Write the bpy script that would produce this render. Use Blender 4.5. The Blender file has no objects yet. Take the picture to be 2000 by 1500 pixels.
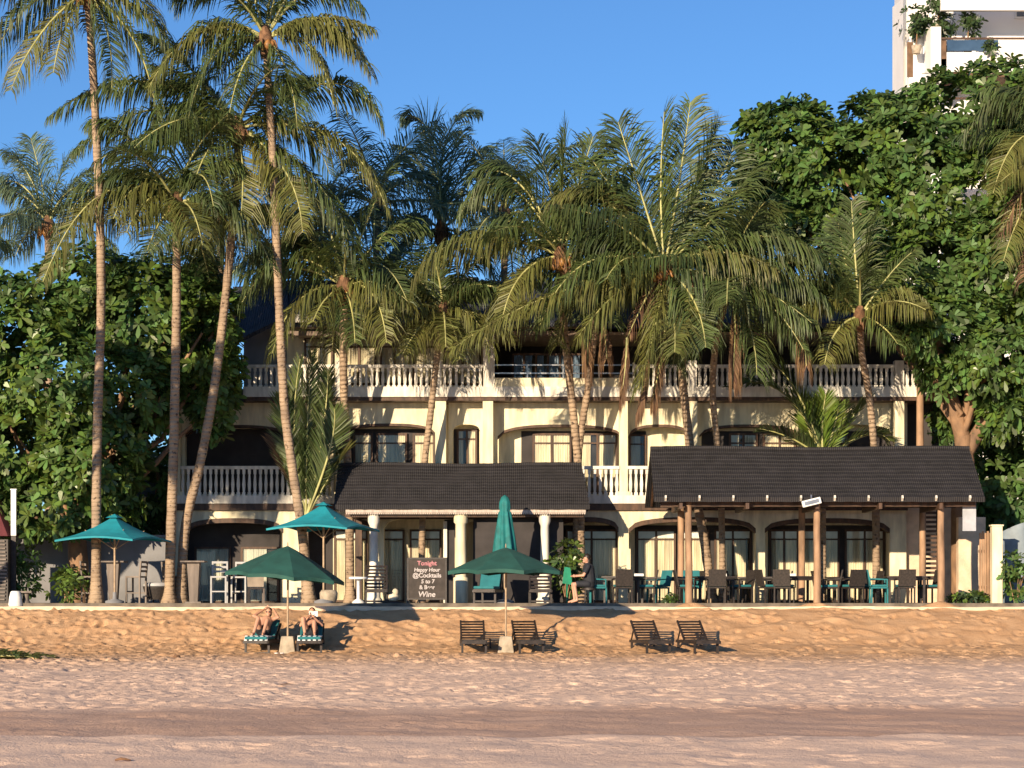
import bpy, bmesh, math, random
import numpy as np
from mathutils import Vector, Matrix, noise
R = math.radians
# ------------------------------------------------------------------ camera, world, sun, exposure
F = 4100.0; HOR = 1168.0; CZ = 1.45          # focal length in px of a 2000 px wide picture, horizon row, eye height
SUN_EL = 12.5; SUN_AZ = 27.0                 # sun low, behind the camera and to its left
sc = bpy.context.scene
cam = bpy.data.objects.new('camera', bpy.data.cameras.new('camera')); sc.collection.objects.link(cam)
cam.location = (0, 0, CZ); cam.rotation_euler = (R(90), 0, 0)
cam.data.sensor_width = 36; cam.data.lens = 36*F/2000; cam.data.shift_y = (HOR-750)/2000
cam.data.clip_start = 0.5; cam.data.clip_end = 3000
sc.camera = cam
W = bpy.data.worlds.new('World'); sc.world = W; W.use_nodes = True
wn = W.node_tree.nodes; wl = W.node_tree.links
sky = wn.new('ShaderNodeTexSky'); sky.sky_type = 'NISHITA'; sky.sun_disc = False
sky.sun_elevation = R(SUN_EL); sky.sun_rotation = R(180+SUN_AZ)
sky.air_density = 0.85; sky.dust_density = 0.05; sky.ozone_density = 5.5; sky.altitude = 0
wl.new(sky.outputs[0], wn['Background'].inputs[0]); wn['Background'].inputs[1].default_value = 0.105
sd = bpy.data.lights.new('sun', 'SUN'); sd.energy = 5.0; sd.angle = R(0.5); sd.color = (1.0, 0.80, 0.56)
so = bpy.data.objects.new('sun', sd); sc.collection.objects.link(so)
SV = Vector((-math.sin(R(SUN_AZ))*math.cos(R(SUN_EL)), -math.cos(R(SUN_AZ))*math.cos(R(SUN_EL)), math.sin(R(SUN_EL))))
so.rotation_euler = SV.to_track_quat('Z', 'Y').to_euler(); so.location = SV*80
sc.view_settings.view_transform = 'Standard'; sc.view_settings.look = 'None'
sc.view_settings.exposure = 0.66; sc.view_settings.gamma = 1

# ------------------------------------------------------------------ helpers
col = sc.collection
V = Vector
def P(px, py, Y): return V(((px-1000)*Y/F, Y, CZ+(HOR-py)*Y/F))
def X(px, Y): return (px-1000)*Y/F
def Z(py, Y): return CZ+(HOR-py)*Y/F

class MB:
    def __init__(s): s.v = []; s.f = []; s.m = []; s.sm = []
    def add(s, vs, fs, mi=0, smooth=False):
        b = len(s.v); s.v.extend([tuple(p) for p in vs])
        for f in fs: s.f.append([b+i for i in f]); s.m.append(mi); s.sm.append(smooth)
    def box(s, x0, x1, y0, y1, z0, z1, mi=0):
        x0, x1 = min(x0, x1), max(x0, x1); z0, z1 = min(z0, z1), max(z0, z1)
        vs = [(x0,y0,z0),(x1,y0,z0),(x1,y1,z0),(x0,y1,z0),(x0,y0,z1),(x1,y0,z1),(x1,y1,z1),(x0,y1,z1)]
        s.add(vs, [(0,3,2,1),(4,5,6,7),(0,1,5,4),(1,2,6,5),(2,3,7,6),(3,0,4,7)], mi)
    def pbox(s, px0, px1, py0, py1, Y0, Y1, mi=0):
        s.box(X(px0,Y0), X(px1,Y0), Y0, Y1, Z(py1,Y0), Z(py0,Y0), mi)
    def bar(s, a, b, w, h=None, mi=0, up=V((0,0,1))):
        h = w if h is None else h
        a = V(a); b = V(b); d = (b-a)
        if d.length < 1e-6: return
        d.normalize(); 
        if abs(d.dot(up)) > .98: up = V((0,1,0))
        sx = d.cross(up).normalized(); sz = sx.cross(d).normalized()
        vs = [p+sx*i*w/2+sz*j*h/2 for p in (a, b) for i, j in ((-1,-1),(1,-1),(1,1),(-1,1))]
        s.add(vs, [(0,1,2,3),(7,6,5,4),(0,4,5,1),(1,5,6,2),(2,6,7,3),(3,7,4,0)], mi)
    def tube(s, pts, rad, n=8, mi=0, cap=True, smooth=True):
        pts = [V(p) for p in pts]
        if not isinstance(rad, (list, tuple)): rad = [rad]*len(pts)
        t = (pts[1]-pts[0]).normalized(); u = t.orthogonal().normalized(); vs = []
        for i, p in enumerate(pts):
            a = pts[max(i-1,0)]; b = pts[min(i+1,len(pts)-1)]; t = (b-a).normalized()
            u = (u - t*u.dot(t)).normalized(); w = t.cross(u)
            for k in range(n):
                an = 2*math.pi*k/n; vs.append(p+(u*math.cos(an)+w*math.sin(an))*rad[i])
        fs = [(i*n+k, i*n+(k+1)%n, (i+1)*n+(k+1)%n, (i+1)*n+k) for i in range(len(pts)-1) for k in range(n)]
        s.add(vs, fs, mi, smooth)
        if cap:
            L = len(pts)-1; s.add(vs[:n], [tuple(range(n-1,-1,-1))], mi); s.add(vs[L*n:], [tuple(range(n))], mi)
    def lathe(s, c, prof, n=16, mi=0, smooth=True):
        c = V(c); vs = []
        for r, z in prof:
            for k in range(n):
                a = 2*math.pi*k/n; vs.append(c+V((r*math.cos(a), r*math.sin(a), z)))
        fs = [(i*n+k, i*n+(k+1)%n, (i+1)*n+(k+1)%n, (i+1)*n+k) for i in range(len(prof)-1) for k in range(n)]
        s.add(vs, fs, mi, smooth)
        s.add(vs[:n], [tuple(range(n-1,-1,-1))], mi); s.add(vs[-n:], [tuple(range(n))], mi)
    def ell(s, c, r, mi=0, n=12, m=8):
        c = V(c); vs = []
        for i in range(m+1):
            ph = math.pi*i/m
            for k in range(n):
                a = 2*math.pi*k/n
                vs.append(c+V((r[0]*math.sin(ph)*math.cos(a), r[1]*math.sin(ph)*math.sin(a), -r[2]*math.cos(ph))))
        fs = [(i*n+k, i*n+(k+1)%n, (i+1)*n+(k+1)%n, (i+1)*n+k) for i in range(m) for k in range(n)]
        s.add(vs, fs, mi, True)
    def build(s, name, mats, parent=None, bevel=0):
        me = bpy.data.meshes.new(name); me.from_pydata(s.v, [], s.f)
        if not isinstance(mats, (list, tuple)): mats = [mats]
        for m in mats: me.materials.append(m)
        me.polygons.foreach_set('material_index', s.m); me.polygons.foreach_set('use_smooth', s.sm)
        me.validate(clean_customdata=False); me.update()
        o = bpy.data.objects.new(name, me); col.objects.link(o)
        if parent is not None: o.parent = parent
        if bevel:
            b = o.modifiers.new('bevel', 'BEVEL'); b.width = bevel; b.segments = 2; b.limit_method = 'ANGLE'
        return o
def tag(o, label=None, cat=None, group=None, kind=None):
    if label: o['label'] = label
    if cat: o['category'] = cat
    if group: o['group'] = group
    if kind: o['kind'] = kind
    return o
def thing(name, label, cat, loc=(0,0,0), rz=0, group=None):
    o = bpy.data.objects.new(name, None); col.objects.link(o); o.location = loc; o.rotation_euler = (0,0,rz)
    o.empty_display_size = .2
    return tag(o, label, cat, group)
def copy_tree(o, parent=None):
    c = o.copy(); col.objects.link(c)
    if parent is not None: c.parent = parent
    for ch in list(o.children): copy_tree(ch, c)
    return c

# ------------------------------------------------------------------ materials
def mat(name, rgb, rough=.7, var=.15, scale=6, bump=0, bscale=40, metal=0, spec=.5, coord='Object', stretch=(1,1,1), rgb2=None, island=0):
    m = bpy.data.materials.new(name); m.use_nodes = True; nt = m.node_tree; N = nt.nodes; L = nt.links
    b = N['Principled BSDF']; b.inputs['Roughness'].default_value = rough; b.inputs['Metallic'].default_value = metal
    b.inputs['Specular IOR Level'].default_value = spec
    tc = N.new('ShaderNodeTexCoord'); mp = N.new('ShaderNodeMapping'); mp.inputs['Scale'].default_value = stretch
    L.new(tc.outputs[coord], mp.inputs[0])
    nz = N.new('ShaderNodeTexNoise'); nz.inputs['Scale'].default_value = scale; nz.inputs['Detail'].default_value = 6
    L.new(mp.outputs[0], nz.inputs['Vector'])
    mx = N.new('ShaderNodeMix'); mx.data_type = 'RGBA'
    c2 = rgb2 or tuple(max(0, c*(1-2*var)) for c in rgb); c1 = rgb if rgb2 else tuple(min(1, c*(1+var*.6)) for c in rgb)
    mx.inputs[6].default_value = (*c1, 1); mx.inputs[7].default_value = (*c2, 1)
    rp = N.new('ShaderNodeMapRange'); rp.inputs[1].default_value = .35; rp.inputs[2].default_value = .68
    L.new(nz.outputs['Fac'], rp.inputs[0]); L.new(rp.outputs[0], mx.inputs[0])
    out = mx.outputs[2]
    if island:
        g = N.new('ShaderNodeNewGeometry'); hs = N.new('ShaderNodeHueSaturation')
        r1 = N.new('ShaderNodeMapRange'); r1.inputs[3].default_value = 1-island; r1.inputs[4].default_value = 1+island*1.3
        L.new(g.outputs['Random Per Island'], r1.inputs[0]); L.new(r1.outputs[0], hs.inputs['Value'])
        r2 = N.new('ShaderNodeMapRange'); r2.inputs[3].default_value = .475; r2.inputs[4].default_value = .515
        L.new(g.outputs['Random Per Island'], r2.inputs[0]); L.new(r2.outputs[0], hs.inputs['Hue'])
        L.new(out, hs.inputs['Color']); out = hs.outputs[0]
    L.new(out, b.inputs['Base Color'])
    if bump:
        n2 = N.new('ShaderNodeTexNoise'); n2.inputs['Scale'].default_value = bscale; n2.inputs['Detail'].default_value = 5
        L.new(mp.outputs[0], n2.inputs['Vector'])
        bp = N.new('ShaderNodeBump'); bp.inputs['Strength'].default_value = bump; bp.inputs['Distance'].default_value = .02
        L.new(n2.outputs['Fac'], bp.inputs['Height']); L.new(bp.outputs[0], b.inputs['Normal'])
    return m
def leafmat(name, rgb, rgb2, rough=.5, trans=.3, island=.35, scale=.7):
    m = mat(name, rgb, rough, 0, scale, rgb2=rgb2, island=island, spec=.5)
    nt = m.node_tree; N = nt.nodes; L = nt.links; b = N['Principled BSDF']; o = N['Material Output']
    src = b.inputs['Base Color'].links[0].from_socket
    tr = N.new('ShaderNodeBsdfTranslucent'); mx = N.new('ShaderNodeMixShader'); mx.inputs[0].default_value = trans
    L.new(src, tr.inputs[0]); L.new(b.outputs[0], mx.inputs[1]); L.new(tr.outputs[0], mx.inputs[2]); L.new(mx.outputs[0], o.inputs['Surface'])
    return m
M = {}
M['wall'] = mat('cream_render', (.80,.72,.50), .85, .15, 3.2, .15, 60, stretch=(1.6,1.6,.35))
M['white'] = mat('white_paint', (.78,.74,.65), .7, .17, 3.5, .1, 50, stretch=(1.6,1.6,.4))
M['slab'] = mat('slab_edge', (.16,.09,.05), .8, .2, 3)
M['brown'] = mat('brown_wood', (.085,.042,.022), .6, .3, 8, .2, 30, stretch=(1,1,.2))
M['gutter'] = mat('gutter_timber', (.17,.115,.085), .6, .2, 4)
M['soffit'] = mat('soffit', (.30,.24,.18), .8, .15, 3)
M['curtain'] = mat('curtain', (.74,.65,.48), .9, .2, 3, stretch=(4,4,.3))
M['voile'] = mat('voile', (.60,.58,.50), .9, .1, 2, stretch=(4,4,.3))
M['dark'] = mat('dark_interior', (.040,.034,.034), .8, .2, 2)  # shade of rooms and loggia put into a dark colour; lenses too
M['greywall'] = mat('grey_render', (.22,.22,.23), .85, .12, 1.5)
M['sandst'] = mat('concrete', (.42,.35,.26), .9, .2, 5, .3, 40)
M['kerb'] = mat('kerb_concrete', (.72,.56,.40), .9, .12, 3, .4, 30)
M['floor'] = mat('terrace_paving', (.16,.13,.10), .85, .25, 3, .2, 20)
M['teal'] = mat('teal_canvas', (.008,.25,.31), .75, .1, 3, .15, 90)
M['teal2'] = mat('teal_cushion', (.02,.17,.19), .85, .12, 4)
M['green'] = mat('green_canvas', (.016,.085,.068), .8, .15, 2.5, .2, 60)
M['pole'] = mat('pole_wood', (.42,.30,.19), .6, .2, 6)
M['post'] = mat('round_timber', (.36,.22,.13), .75, .25, 5, .4, 14, stretch=(1,1,.3))
M['darkwood'] = mat('dark_wood', (.030,.021,.018), .55, .3, 8, .15, 30)
M['rattan'] = mat('rattan', (.030,.022,.018), .7, .3, 20, .5, 60)
M['greywood'] = mat('grey_wood', (.19,.155,.13), .7, .2, 6, .2, 30, stretch=(1,1,.2))
M['skin'] = mat('skin', (.56,.30,.20), .5, .08, 4)
M['skin2'] = mat('skin_tan', (.42,.20,.12), .5, .08, 4)
M['hair'] = mat('hair', (.02,.013,.009), .5, .2, 20)
M['cloth_dark'] = mat('dark_cloth', (.018,.02,.028), .8, .2, 6)
M['cloth_white'] = mat('white_cloth', (.78,.76,.72), .85, .05, 6)
M['white2'] = mat('plain_white', (.8,.8,.78), .5, .03, 3)
M['metal'] = mat('grey_metal', (.35,.36,.38), .35, .1, 4, metal=.8)
M['coconut'] = mat('coconut', (.36,.17,.05), .5, .3, 12)
M['red'] = mat('red_canvas', (.15,.035,.04), .8, .1, 3)
M['bark'] = mat('tree_bark', (.34,.20,.11), .85, .35, 3, 1.0, 9, rgb2=(.13,.08,.05), stretch=(1,1,.5))
M['palmtop'] = mat('crown_fibre', (.20,.105,.055), .9, .3, 9, .5, 30)
M['rachis'] = mat('rachis', (.40,.39,.15), .5, .2, 3)
M['pf1'] = leafmat('palm_green', (.112,.148,.040), (.058,.092,.036), .5, .38)
M['pf2'] = leafmat('palm_yellow', (.165,.165,.042), (.105,.125,.036), .5, .35)
M['pf3'] = leafmat('palm_dry', (.20,.115,.055), (.11,.065,.040), .8, .15)
M['pf4'] = leafmat('palm_dark', (.14,.20,.12), (.10,.155,.105), .5, .45)
M['pf5'] = leafmat('palm_fresh', (.16,.22,.030), (.10,.17,.028), .45, .3)
M['lf1'] = leafmat('broad_leaf', (.115,.20,.050), (.065,.13,.040), .5, .42, .5)
M['lf2'] = leafmat('broad_leaf_light', (.11,.17,.030), (.07,.12,.025), .36, .25, .4)
M['lf3'] = leafmat('small_leaf', (.05,.085,.025), (.025,.05,.018), .45, .2, .4)
def palm_bark():
    m = mat('palm_bark', (.40,.29,.19), .8, .2, 2.2, rgb2=(.24,.17,.115)); nt = m.node_tree; N = nt.nodes; L = nt.links
    b = N['Principled BSDF']; tc = N.new('ShaderNodeTexCoord'); wv = N.new('ShaderNodeTexWave'); wv.wave_type = 'BANDS'; wv.bands_direction = 'Z'
    wv.inputs['Scale'].default_value = 2.6; wv.inputs['Distortion'].default_value = 2.5; wv.inputs['Detail'].default_value = 3; wv.inputs['Detail Scale'].default_value = 2
    L.new(tc.outputs['Object'], wv.inputs[0]); bp = N.new('ShaderNodeBump'); bp.inputs['Strength'].default_value = .7; bp.inputs['Distance'].default_value = .04
    L.new(wv.outputs['Fac'], bp.inputs['Height']); L.new(bp.outputs[0], b.inputs['Normal'])
    src = b.inputs['Base Color'].links[0].from_socket
    vo = N.new('ShaderNodeTexNoise'); vo.inputs['Scale'].default_value = 9; L.new(tc.outputs['Object'], vo.inputs[0])
    mr = N.new('ShaderNodeMapRange'); mr.inputs[1].default_value = .60; mr.inputs[2].default_value = .70; L.new(vo.outputs['Fac'], mr.inputs[0])
    mx = N.new('ShaderNodeMix'); mx.data_type = 'RGBA'; mx.inputs[7].default_value = (.07,.045,.03,1)
    L.new(mr.outputs[0], mx.inputs[0]); L.new(src, mx.inputs[6]); L.new(mx.outputs[2], b.inputs['Base Color'])
    return m
M['palmbark'] = palm_bark()
def tile_mat(name, rgb, sc_=1.0, rows=4.0, along=5.0):
    m = mat(name, rgb, .75, .3, 2.5, rgb2=tuple(c*.55 for c in rgb)); nt = m.node_tree; N = nt.nodes; L = nt.links
    b = N['Principled BSDF']; tc = N.new('ShaderNodeTexCoord'); 
    w1 = N.new('ShaderNodeTexWave'); w1.bands_direction = 'X'; w1.inputs['Scale'].default_value = along; w1.inputs['Distortion'].default_value = .3
    w2 = N.new('ShaderNodeTexWave'); w2.bands_direction = 'Z'; w2.wave_profile = 'SAW'; w2.inputs['Scale'].default_value = rows; w2.inputs['Distortion'].default_value = .25
    for w in (w1, w2): L.new(tc.outputs['Object'], w.inputs[0])
    ad = N.new('ShaderNodeMath'); ad.operation = 'ADD'; L.new(w1.outputs['Fac'], ad.inputs[0]); L.new(w2.outputs['Fac'], ad.inputs[1])
    bp = N.new('ShaderNodeBump'); bp.inputs['Strength'].default_value = .55; bp.inputs['Distance'].default_value = .02
    L.new(ad.outputs[0], bp.inputs['Height']); L.new(bp.outputs[0], b.inputs['Normal'])
    return m
M['tile'] = tile_mat('dark_roof_tiles', (.021,.019,.022), rows=6.5, along=5.5)
M['tileblue'] = tile_mat('slate_roof_tiles', (.050,.058,.085), rows=2.0, along=4.2)
def glass():
    m = bpy.data.materials.new('window_glass'); m.use_nodes = True; N = m.node_tree.nodes; L = m.node_tree.links
    N.remove(N['Principled BSDF']); g = N.new('ShaderNodeBsdfGlossy'); g.inputs['Roughness'].default_value = .03
    t = N.new('ShaderNodeBsdfTransparent'); t.inputs[0].default_value = (.86,.88,.86,1); f = N.new('ShaderNodeFresnel'); f.inputs[0].default_value = 1.5
    mx = N.new('ShaderNodeMixShader'); L.new(f.outputs[0], mx.inputs[0]); L.new(t.outputs[0], mx.inputs[1]); L.new(g.outputs[0], mx.inputs[2])
    L.new(mx.outputs[0], N['Material Output'].inputs[0]); return m
M['glass'] = glass()
M['blueglass'] = mat('blue_glass', (.05,.09,.15), .12, .2, 1, spec=.8)
def stripe_mat():
    m = mat('striped_towel', (.8,.8,.78), .9, .02, 3); nt = m.node_tree; N = nt.nodes; L = nt.links
    w = N.new('ShaderNodeTexWave'); w.inputs['Scale'].default_value = 2.4; w.bands_direction = 'X'
    tc = N.new('ShaderNodeTexCoord'); L.new(tc.outputs['Object'], w.inputs[0])
    c = N.new('ShaderNodeValToRGB'); c.color_ramp.interpolation = 'CONSTANT'; c.color_ramp.elements[0].color = (.78,.78,.76,1); c.color_ramp.elements[1].color = (.02,.04,.05,1); c.color_ramp.elements[1].position = .6
    L.new(w.outputs['Fac'], c.inputs[0]); L.new(c.outputs[0], N['Principled BSDF'].inputs['Base Color']); return m
M['stripe'] = stripe_mat()

# ------------------------------------------------------------------ ground: one sheet, fine where it is seen
def sand_mat():
    m = bpy.data.materials.new('beach_sand'); m.use_nodes = True; nt = m.node_tree; N = nt.nodes; L = nt.links
    b = N['Principled BSDF']; b.inputs['Roughness'].default_value = .95; b.inputs['Specular IOR Level'].default_value = .15
    tc = N.new('ShaderNodeTexCoord')
    def nz(s, d=6, stretch=None):
        n = N.new('ShaderNodeTexNoise'); n.inputs['Scale'].default_value = s; n.inputs['Detail'].default_value = d; n.inputs['Roughness'].default_value = .6
        if stretch:
            mp = N.new('ShaderNodeMapping'); mp.inputs['Scale'].default_value = stretch; L.new(tc.outputs['Object'], mp.inputs[0]); L.new(mp.outputs[0], n.inputs[0])
        else: L.new(tc.outputs['Object'], n.inputs[0])
        return n.outputs['Fac']
    def ramp(src, a, c, lo=0, hi=1):
        r = N.new('ShaderNodeMapRange'); r.inputs[1].default_value = a; r.inputs[2].default_value = c; r.inputs[3].default_value = lo; r.inputs[4].default_value = hi; L.new(src, r.inputs[0]); return r.outputs[0]
    def mixc(f, a, c):
        x = N.new('ShaderNodeMix'); x.data_type = 'RGBA'; L.new(f, x.inputs[0])
        for i, q in ((6, a), (7, c)):
            if isinstance(q, tuple): x.inputs[i].default_value = (*q, 1)
            else: L.new(q, x.inputs[i])
        return x.outputs[2]
    def mth(op, a, c):
        x = N.new('ShaderNodeMath'); x.operation = op
        for i, q in ((0, a), (1, c)):
            if isinstance(q, (int, float)): x.inputs[i].default_value = q
            else: L.new(q, x.inputs[i])
        return x.outputs[0]
    sep = N.new('ShaderNodeSeparateXYZ'); L.new(tc.outputs['Object'], sep.inputs[0]); y = sep.outputs[1]; xx = sep.outputs[0]
    base = mixc(ramp(nz(1.3), .3, .7), (.86,.61,.44), (.78,.54,.385))
    # deeper orange painted on the berm, for the warm sun on its slope
    up = ramp(mth('ADD', y, mth('MULTIPLY', nz(.5), 5.0)), 46.5, 54)
    base = mixc(up, base, mixc(ramp(nz(2.2), .35, .7), (.62,.385,.215), (.50,.285,.145)))
    # damp strip left by the tide
    w = mth('ADD', y, mth('MULTIPLY', mth('SUBTRACT', nz(.35, 4, (1,.6,1)), .5), 3.2))
    wl_ = mth('SUBTRACT', w, mth('MULTIPLY', xx, .06))
    d = mth('MULTIPLY', ramp(y, 27.75, 28.0), ramp(wl_, 34.6, 32.9))
    base = mixc(mth('MULTIPLY', d, .82), base, mixc(ramp(nz(1.5, 5, (.35,1,1)), .4, .65), (.60,.38,.26), (.52,.315,.21)))
    sp = ramp(nz(9, 4), .62, .72); base = mixc(mth('MULTIPLY', sp, .35), base, (.28,.17,.11))
    L.new(base, b.inputs['Base Color'])
    bp = N.new('ShaderNodeBump'); bp.inputs['Strength'].default_value = .8; bp.inputs['Distance'].default_value = .03
    L.new(mth('ADD', nz(7, 6), mth('MULTIPLY', nz(28, 4), .4)), bp.inputs['Height']); L.new(bp.outputs[0], b.inputs['Normal'])
    return m
M['sand'] = sand_mat()
gy = [-400,-120,-60,-30,-12,-4,0,14,24,27.75,28.1,33,40,48,50,52.2,53.6,55,56.0,56.5,57,62,80,2500]
gz = [-16,-8,-5,-3.2,-2.0,-1.4,-1.15,-.75,-.50,-.375,-.43,-.33,-.17,0,.02,.07,.27,.75,1.06,1.15,1.15,1.1,1.1,1.1]
def gz_at(y): return float(np.interp(y, gy, gz))
def make_ground():
    rng = np.random.default_rng(5)
    xs = np.concatenate([[-2500,-600,-200,-80,-40,-25], np.arange(-16.5,16.51,.055), [25,40,80,200,600,2500]])
    ys = np.concatenate([[-400,-120,-60,-30,-12,-4,0,4,8,12,15], np.arange(16,30,.06), np.arange(30,57,.055), [58,60,62,70,85,120,300,900,2500]])
    Xg, Yg = np.meshgrid(xs, ys); Zg = np.interp(Yg, gy, gz)
    fine = (np.abs(Xg) <= 16.6) & (Yg > 15.5) & (Yg < 56.9)
    # smooth random undulation
    H = np.zeros_like(Zg)
    for k in range(60):
        fr = rng.uniform(.4, 3.2); an = rng.uniform(0, math.pi); ph = rng.uniform(0, 6.28)
        H += (.0028/fr**.5)*np.sin(fr*(Xg*math.cos(an)+Yg*math.sin(an)*1.3)*2+ph)
    fx0 = 6; nxs = len(xs); fy0 = 11
    x_lo = xs[6]; y_list = ys
    def stamp(cx, cy, a, ra, rb, dep, rim):
        i0 = int((cx-ra*2.2-x_lo)/.055)+6; i1 = int((cx+ra*2.2-x_lo)/.055)+8
        j0 = np.searchsorted(ys, cy-ra*2.2); j1 = np.searchsorted(ys, cy+ra*2.2)
        i0 = max(6, i0); i1 = min(nxs-6, i1)
        if i1 <= i0 or j1 <= j0: return
        sx = Xg[j0:j1, i0:i1]-cx; sy = Yg[j0:j1, i0:i1]-cy
        u = (sx*math.cos(a)+sy*math.sin(a))/ra; v = (-sx*math.sin(a)+sy*math.cos(a))/rb
        r2 = u*u+v*v
        H[j0:j1, i0:i1] += -dep*np.exp(-r2*1.6)+rim*np.exp(-(np.sqrt(r2)-1.35)**2*6)
    def area(n, y0, y1, dep, x0=-16, x1=16, xp=None):
        for k in range(n):
            cx = rng.uniform(x0, x1) if xp is None else x0+(x1-x0)*rng.random()**xp
            cy = rng.uniform(y0, y1); s = rng.uniform(.7, 1.5)
            stamp(cx, cy, rng.uniform(0, math.pi), (.15 if cy > 33 else .19)*s, (.085 if cy > 33 else .09)*s, dep*rng.uniform(.4, 1.3), dep*.45)
    area(5000, 33.5, 49, .026, xp=1.3)
    area(2400, 47, 57, .044, xp=1.9)
    area(900, 48, 54, .03)
    area(350, 28.2, 33.6, .010)
    area(500, 22, 27.7, .017)
    # slumps on the berm face
    for k in range(150):
        stamp(rng.uniform(-16,16), rng.uniform(54.2,56.2), rng.uniform(-.6,.6), rng.uniform(.3,.9), rng.uniform(.12,.3), rng.uniform(-.05,.05), 0)
    for px in (1348, 1596, 1838):   # sand heaped round the pavilion posts
        stamp(X(px,56.8), 56.75, 0, .62, .38, -.17, 0)
    Zg = Zg + np.where(fine, H, 0)
    ny = len(ys); idx = np.arange(ny*nxs).reshape(ny, nxs)
    f = np.stack([idx[:-1,:-1], idx[:-1,1:], idx[1:,1:], idx[1:,:-1]], -1).reshape(-1, 4)
    me = bpy.data.meshes.new('ground')
    co = np.stack([Xg, Yg, Zg], -1).reshape(-1, 3)
    me.vertices.add(len(co)); me.vertices.foreach_set('co', co.ravel())
    me.loops.add(f.size); me.loops.foreach_set('vertex_index', f.ravel())
    me.polygons.add(len(f)); me.polygons.foreach_set('loop_start', np.arange(0, f.size, 4)); me.polygons.foreach_set('loop_total', np.full(len(f), 4))
    me.polygons.foreach_set('use_smooth', np.ones(len(f), bool)); me.update(calc_edges=True)
    me.materials.append(M['sand']); o = bpy.data.objects.new('beach', me); col.objects.link(o); tag(o, kind='structure')
make_ground()
mb = MB(); mb.add([(-2500,-2500,-1.7),(2500,-2500,-1.7),(2500,-5,-1.7),(-2500,-5,-1.7)], [(0,1,2,3)])
wm = mat('sea_water', (.03,.09,.11), .12, .2, .2, .6, 1.2); tag(mb.build('sea', wm), kind='structure')

TZ = 1.31    # terrace level
# terrace slab, kerb along the beach
mb = MB(); mb.box(-60, 60, 57.02, 64, .2, TZ); tag(mb.build('terrace', M['floor']), kind='structure')
mb = MB(); rnd = random.Random(3)
n = 240; vs = []
for i in range(n+1):
    x = -30+60*i/n; z = 1.215+.012*math.sin(x*.9)+rnd.uniform(-.006,.006); y = 56.42+rnd.uniform(-.02,.02)
    vs += [(x,y,.7),(x,y,z),(x,57.02,z+.01)]
mb.add(vs, [(3*i+k, 3*i+3+k, 3*i+4+k, 3*i+1+k) for i in range(n) for k in (0,1)])
tag(mb.build('terrace_kerb', M['kerb']), kind='structure')

# ------------------------------------------------------------------ hotel
YF = 62.0; YS = 62.6; YW = 63.2      # balcony front plane, arched spandrel plane, window wall plane
hotel = thing('hotel_building', 'three storey cream beach hotel with arched loggias, white balustrades and a dark tiled roof', 'building', (0, YF, TZ))
def hb(mb, name, m, parent=None, bevel=0):
    o = mb.build(name, m, hotel if parent is None else parent, bevel)
    if parent is None: o.location = (0, -YF, -TZ)
    return o
def arch_wall(mb, x0, x1, top, bottom, arches, Y0, th):
    """arches: (xa, xb, spring_row, crown_row, floor_row)"""
    xs = {x0, x1}
    for a in arches:
        for k in range(17): xs.add(a[0]+(a[1]-a[0])*k/16)
    xs = sorted(xs)
    def low(x, mid):
        for a in arches:
            if a[0] < mid < a[1]:
                u = (x-(a[0]+a[1])/2)/((a[1]-a[0])/2); u = max(-1, min(1, u))
                return a[2]+(a[3]-a[2])*math.sqrt(max(0, 1-abs(u)**2.6))
        return bottom
    for xa, xb in zip(xs[:-1], xs[1:]):
        m = (xa+xb)/2; la, lb = low(xa, m), low(xb, m)
        if xb-xa < 1e-6: continue
        q = [P(xa,la,Y0), P(xb,lb,Y0), P(xb,top,Y0), P(xa,top,Y0)]
        q2 = [p+V((0,th,0)) for p in q]
        mb.add(q+q2, [(0,1,2,3),(5,4,7,6),(0,4,5,1),(3,2,6,7),(0,3,7,4),(1,5,6,2)])
# window wall of the whole building (behind the loggias)
mb = MB(); mb.box(X(340,YW), X(1770,YW), YW, YW+8, TZ, Z(772,YW)); hb(mb, 'wall', M['wall'])
# interior loggia opening on the upper floor has its shade put into a dark wall colour
# ground floor arcade
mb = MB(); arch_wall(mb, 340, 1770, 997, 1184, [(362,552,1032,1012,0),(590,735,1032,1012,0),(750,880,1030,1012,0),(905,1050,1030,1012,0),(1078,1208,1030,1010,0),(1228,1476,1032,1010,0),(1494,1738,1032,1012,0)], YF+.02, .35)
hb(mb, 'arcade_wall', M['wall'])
mb = MB()
def arch_trim(mb, a, Y0, th=.05, w=7):
    xa, xb, sp, cr = a; N_ = 20; pts = []
    for k in range(N_+1):
        u = -1+2*k/N_; x = (xa+xb)/2+(xb-xa)/2*u; pts.append((x, sp+(cr-sp)*math.sqrt(max(0, 1-abs(u)**2.6))))
    for (a1, b1), (a2, b2) in zip(pts[:-1], pts[1:]):
        q = [P(a1,b1+w,Y0), P(a2,b2+w,Y0), P(a2,b2,Y0), P(a1,b1,Y0)]; q2 = [p+V((0,th,0)) for p in q]
        mb.add(q+q2, [(0,1,2,3),(5,4,7,6),(0,4,5,1),(3,2,6,7),(0,3,7,4),(1,5,6,2)])
for a in [(362,552,1032,1012),(590,735,1032,1012),(1078,1208,1030,1010),(1228,1476,1032,1010),(1494,1738,1032,1012)]:
    mb = MB(); arch_trim(mb, a, YF-.02, .42, 9); hb(mb, 'arch_trim', M['brown'])
# first floor slab and soffit band
mb = MB(); mb.box(X(338,YF), X(1772,YF), YF-.10, YW, Z(997,YF), Z(984,YF)); hb(mb, 'floor_slab', M['brown'])
mb = MB(); mb.box(X(338,YF), X(1772,YF), YF-.14, YW, Z(984,YF)+.003, Z(968,YF)); hb(mb, 'balcony_base', M['white'])
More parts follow.
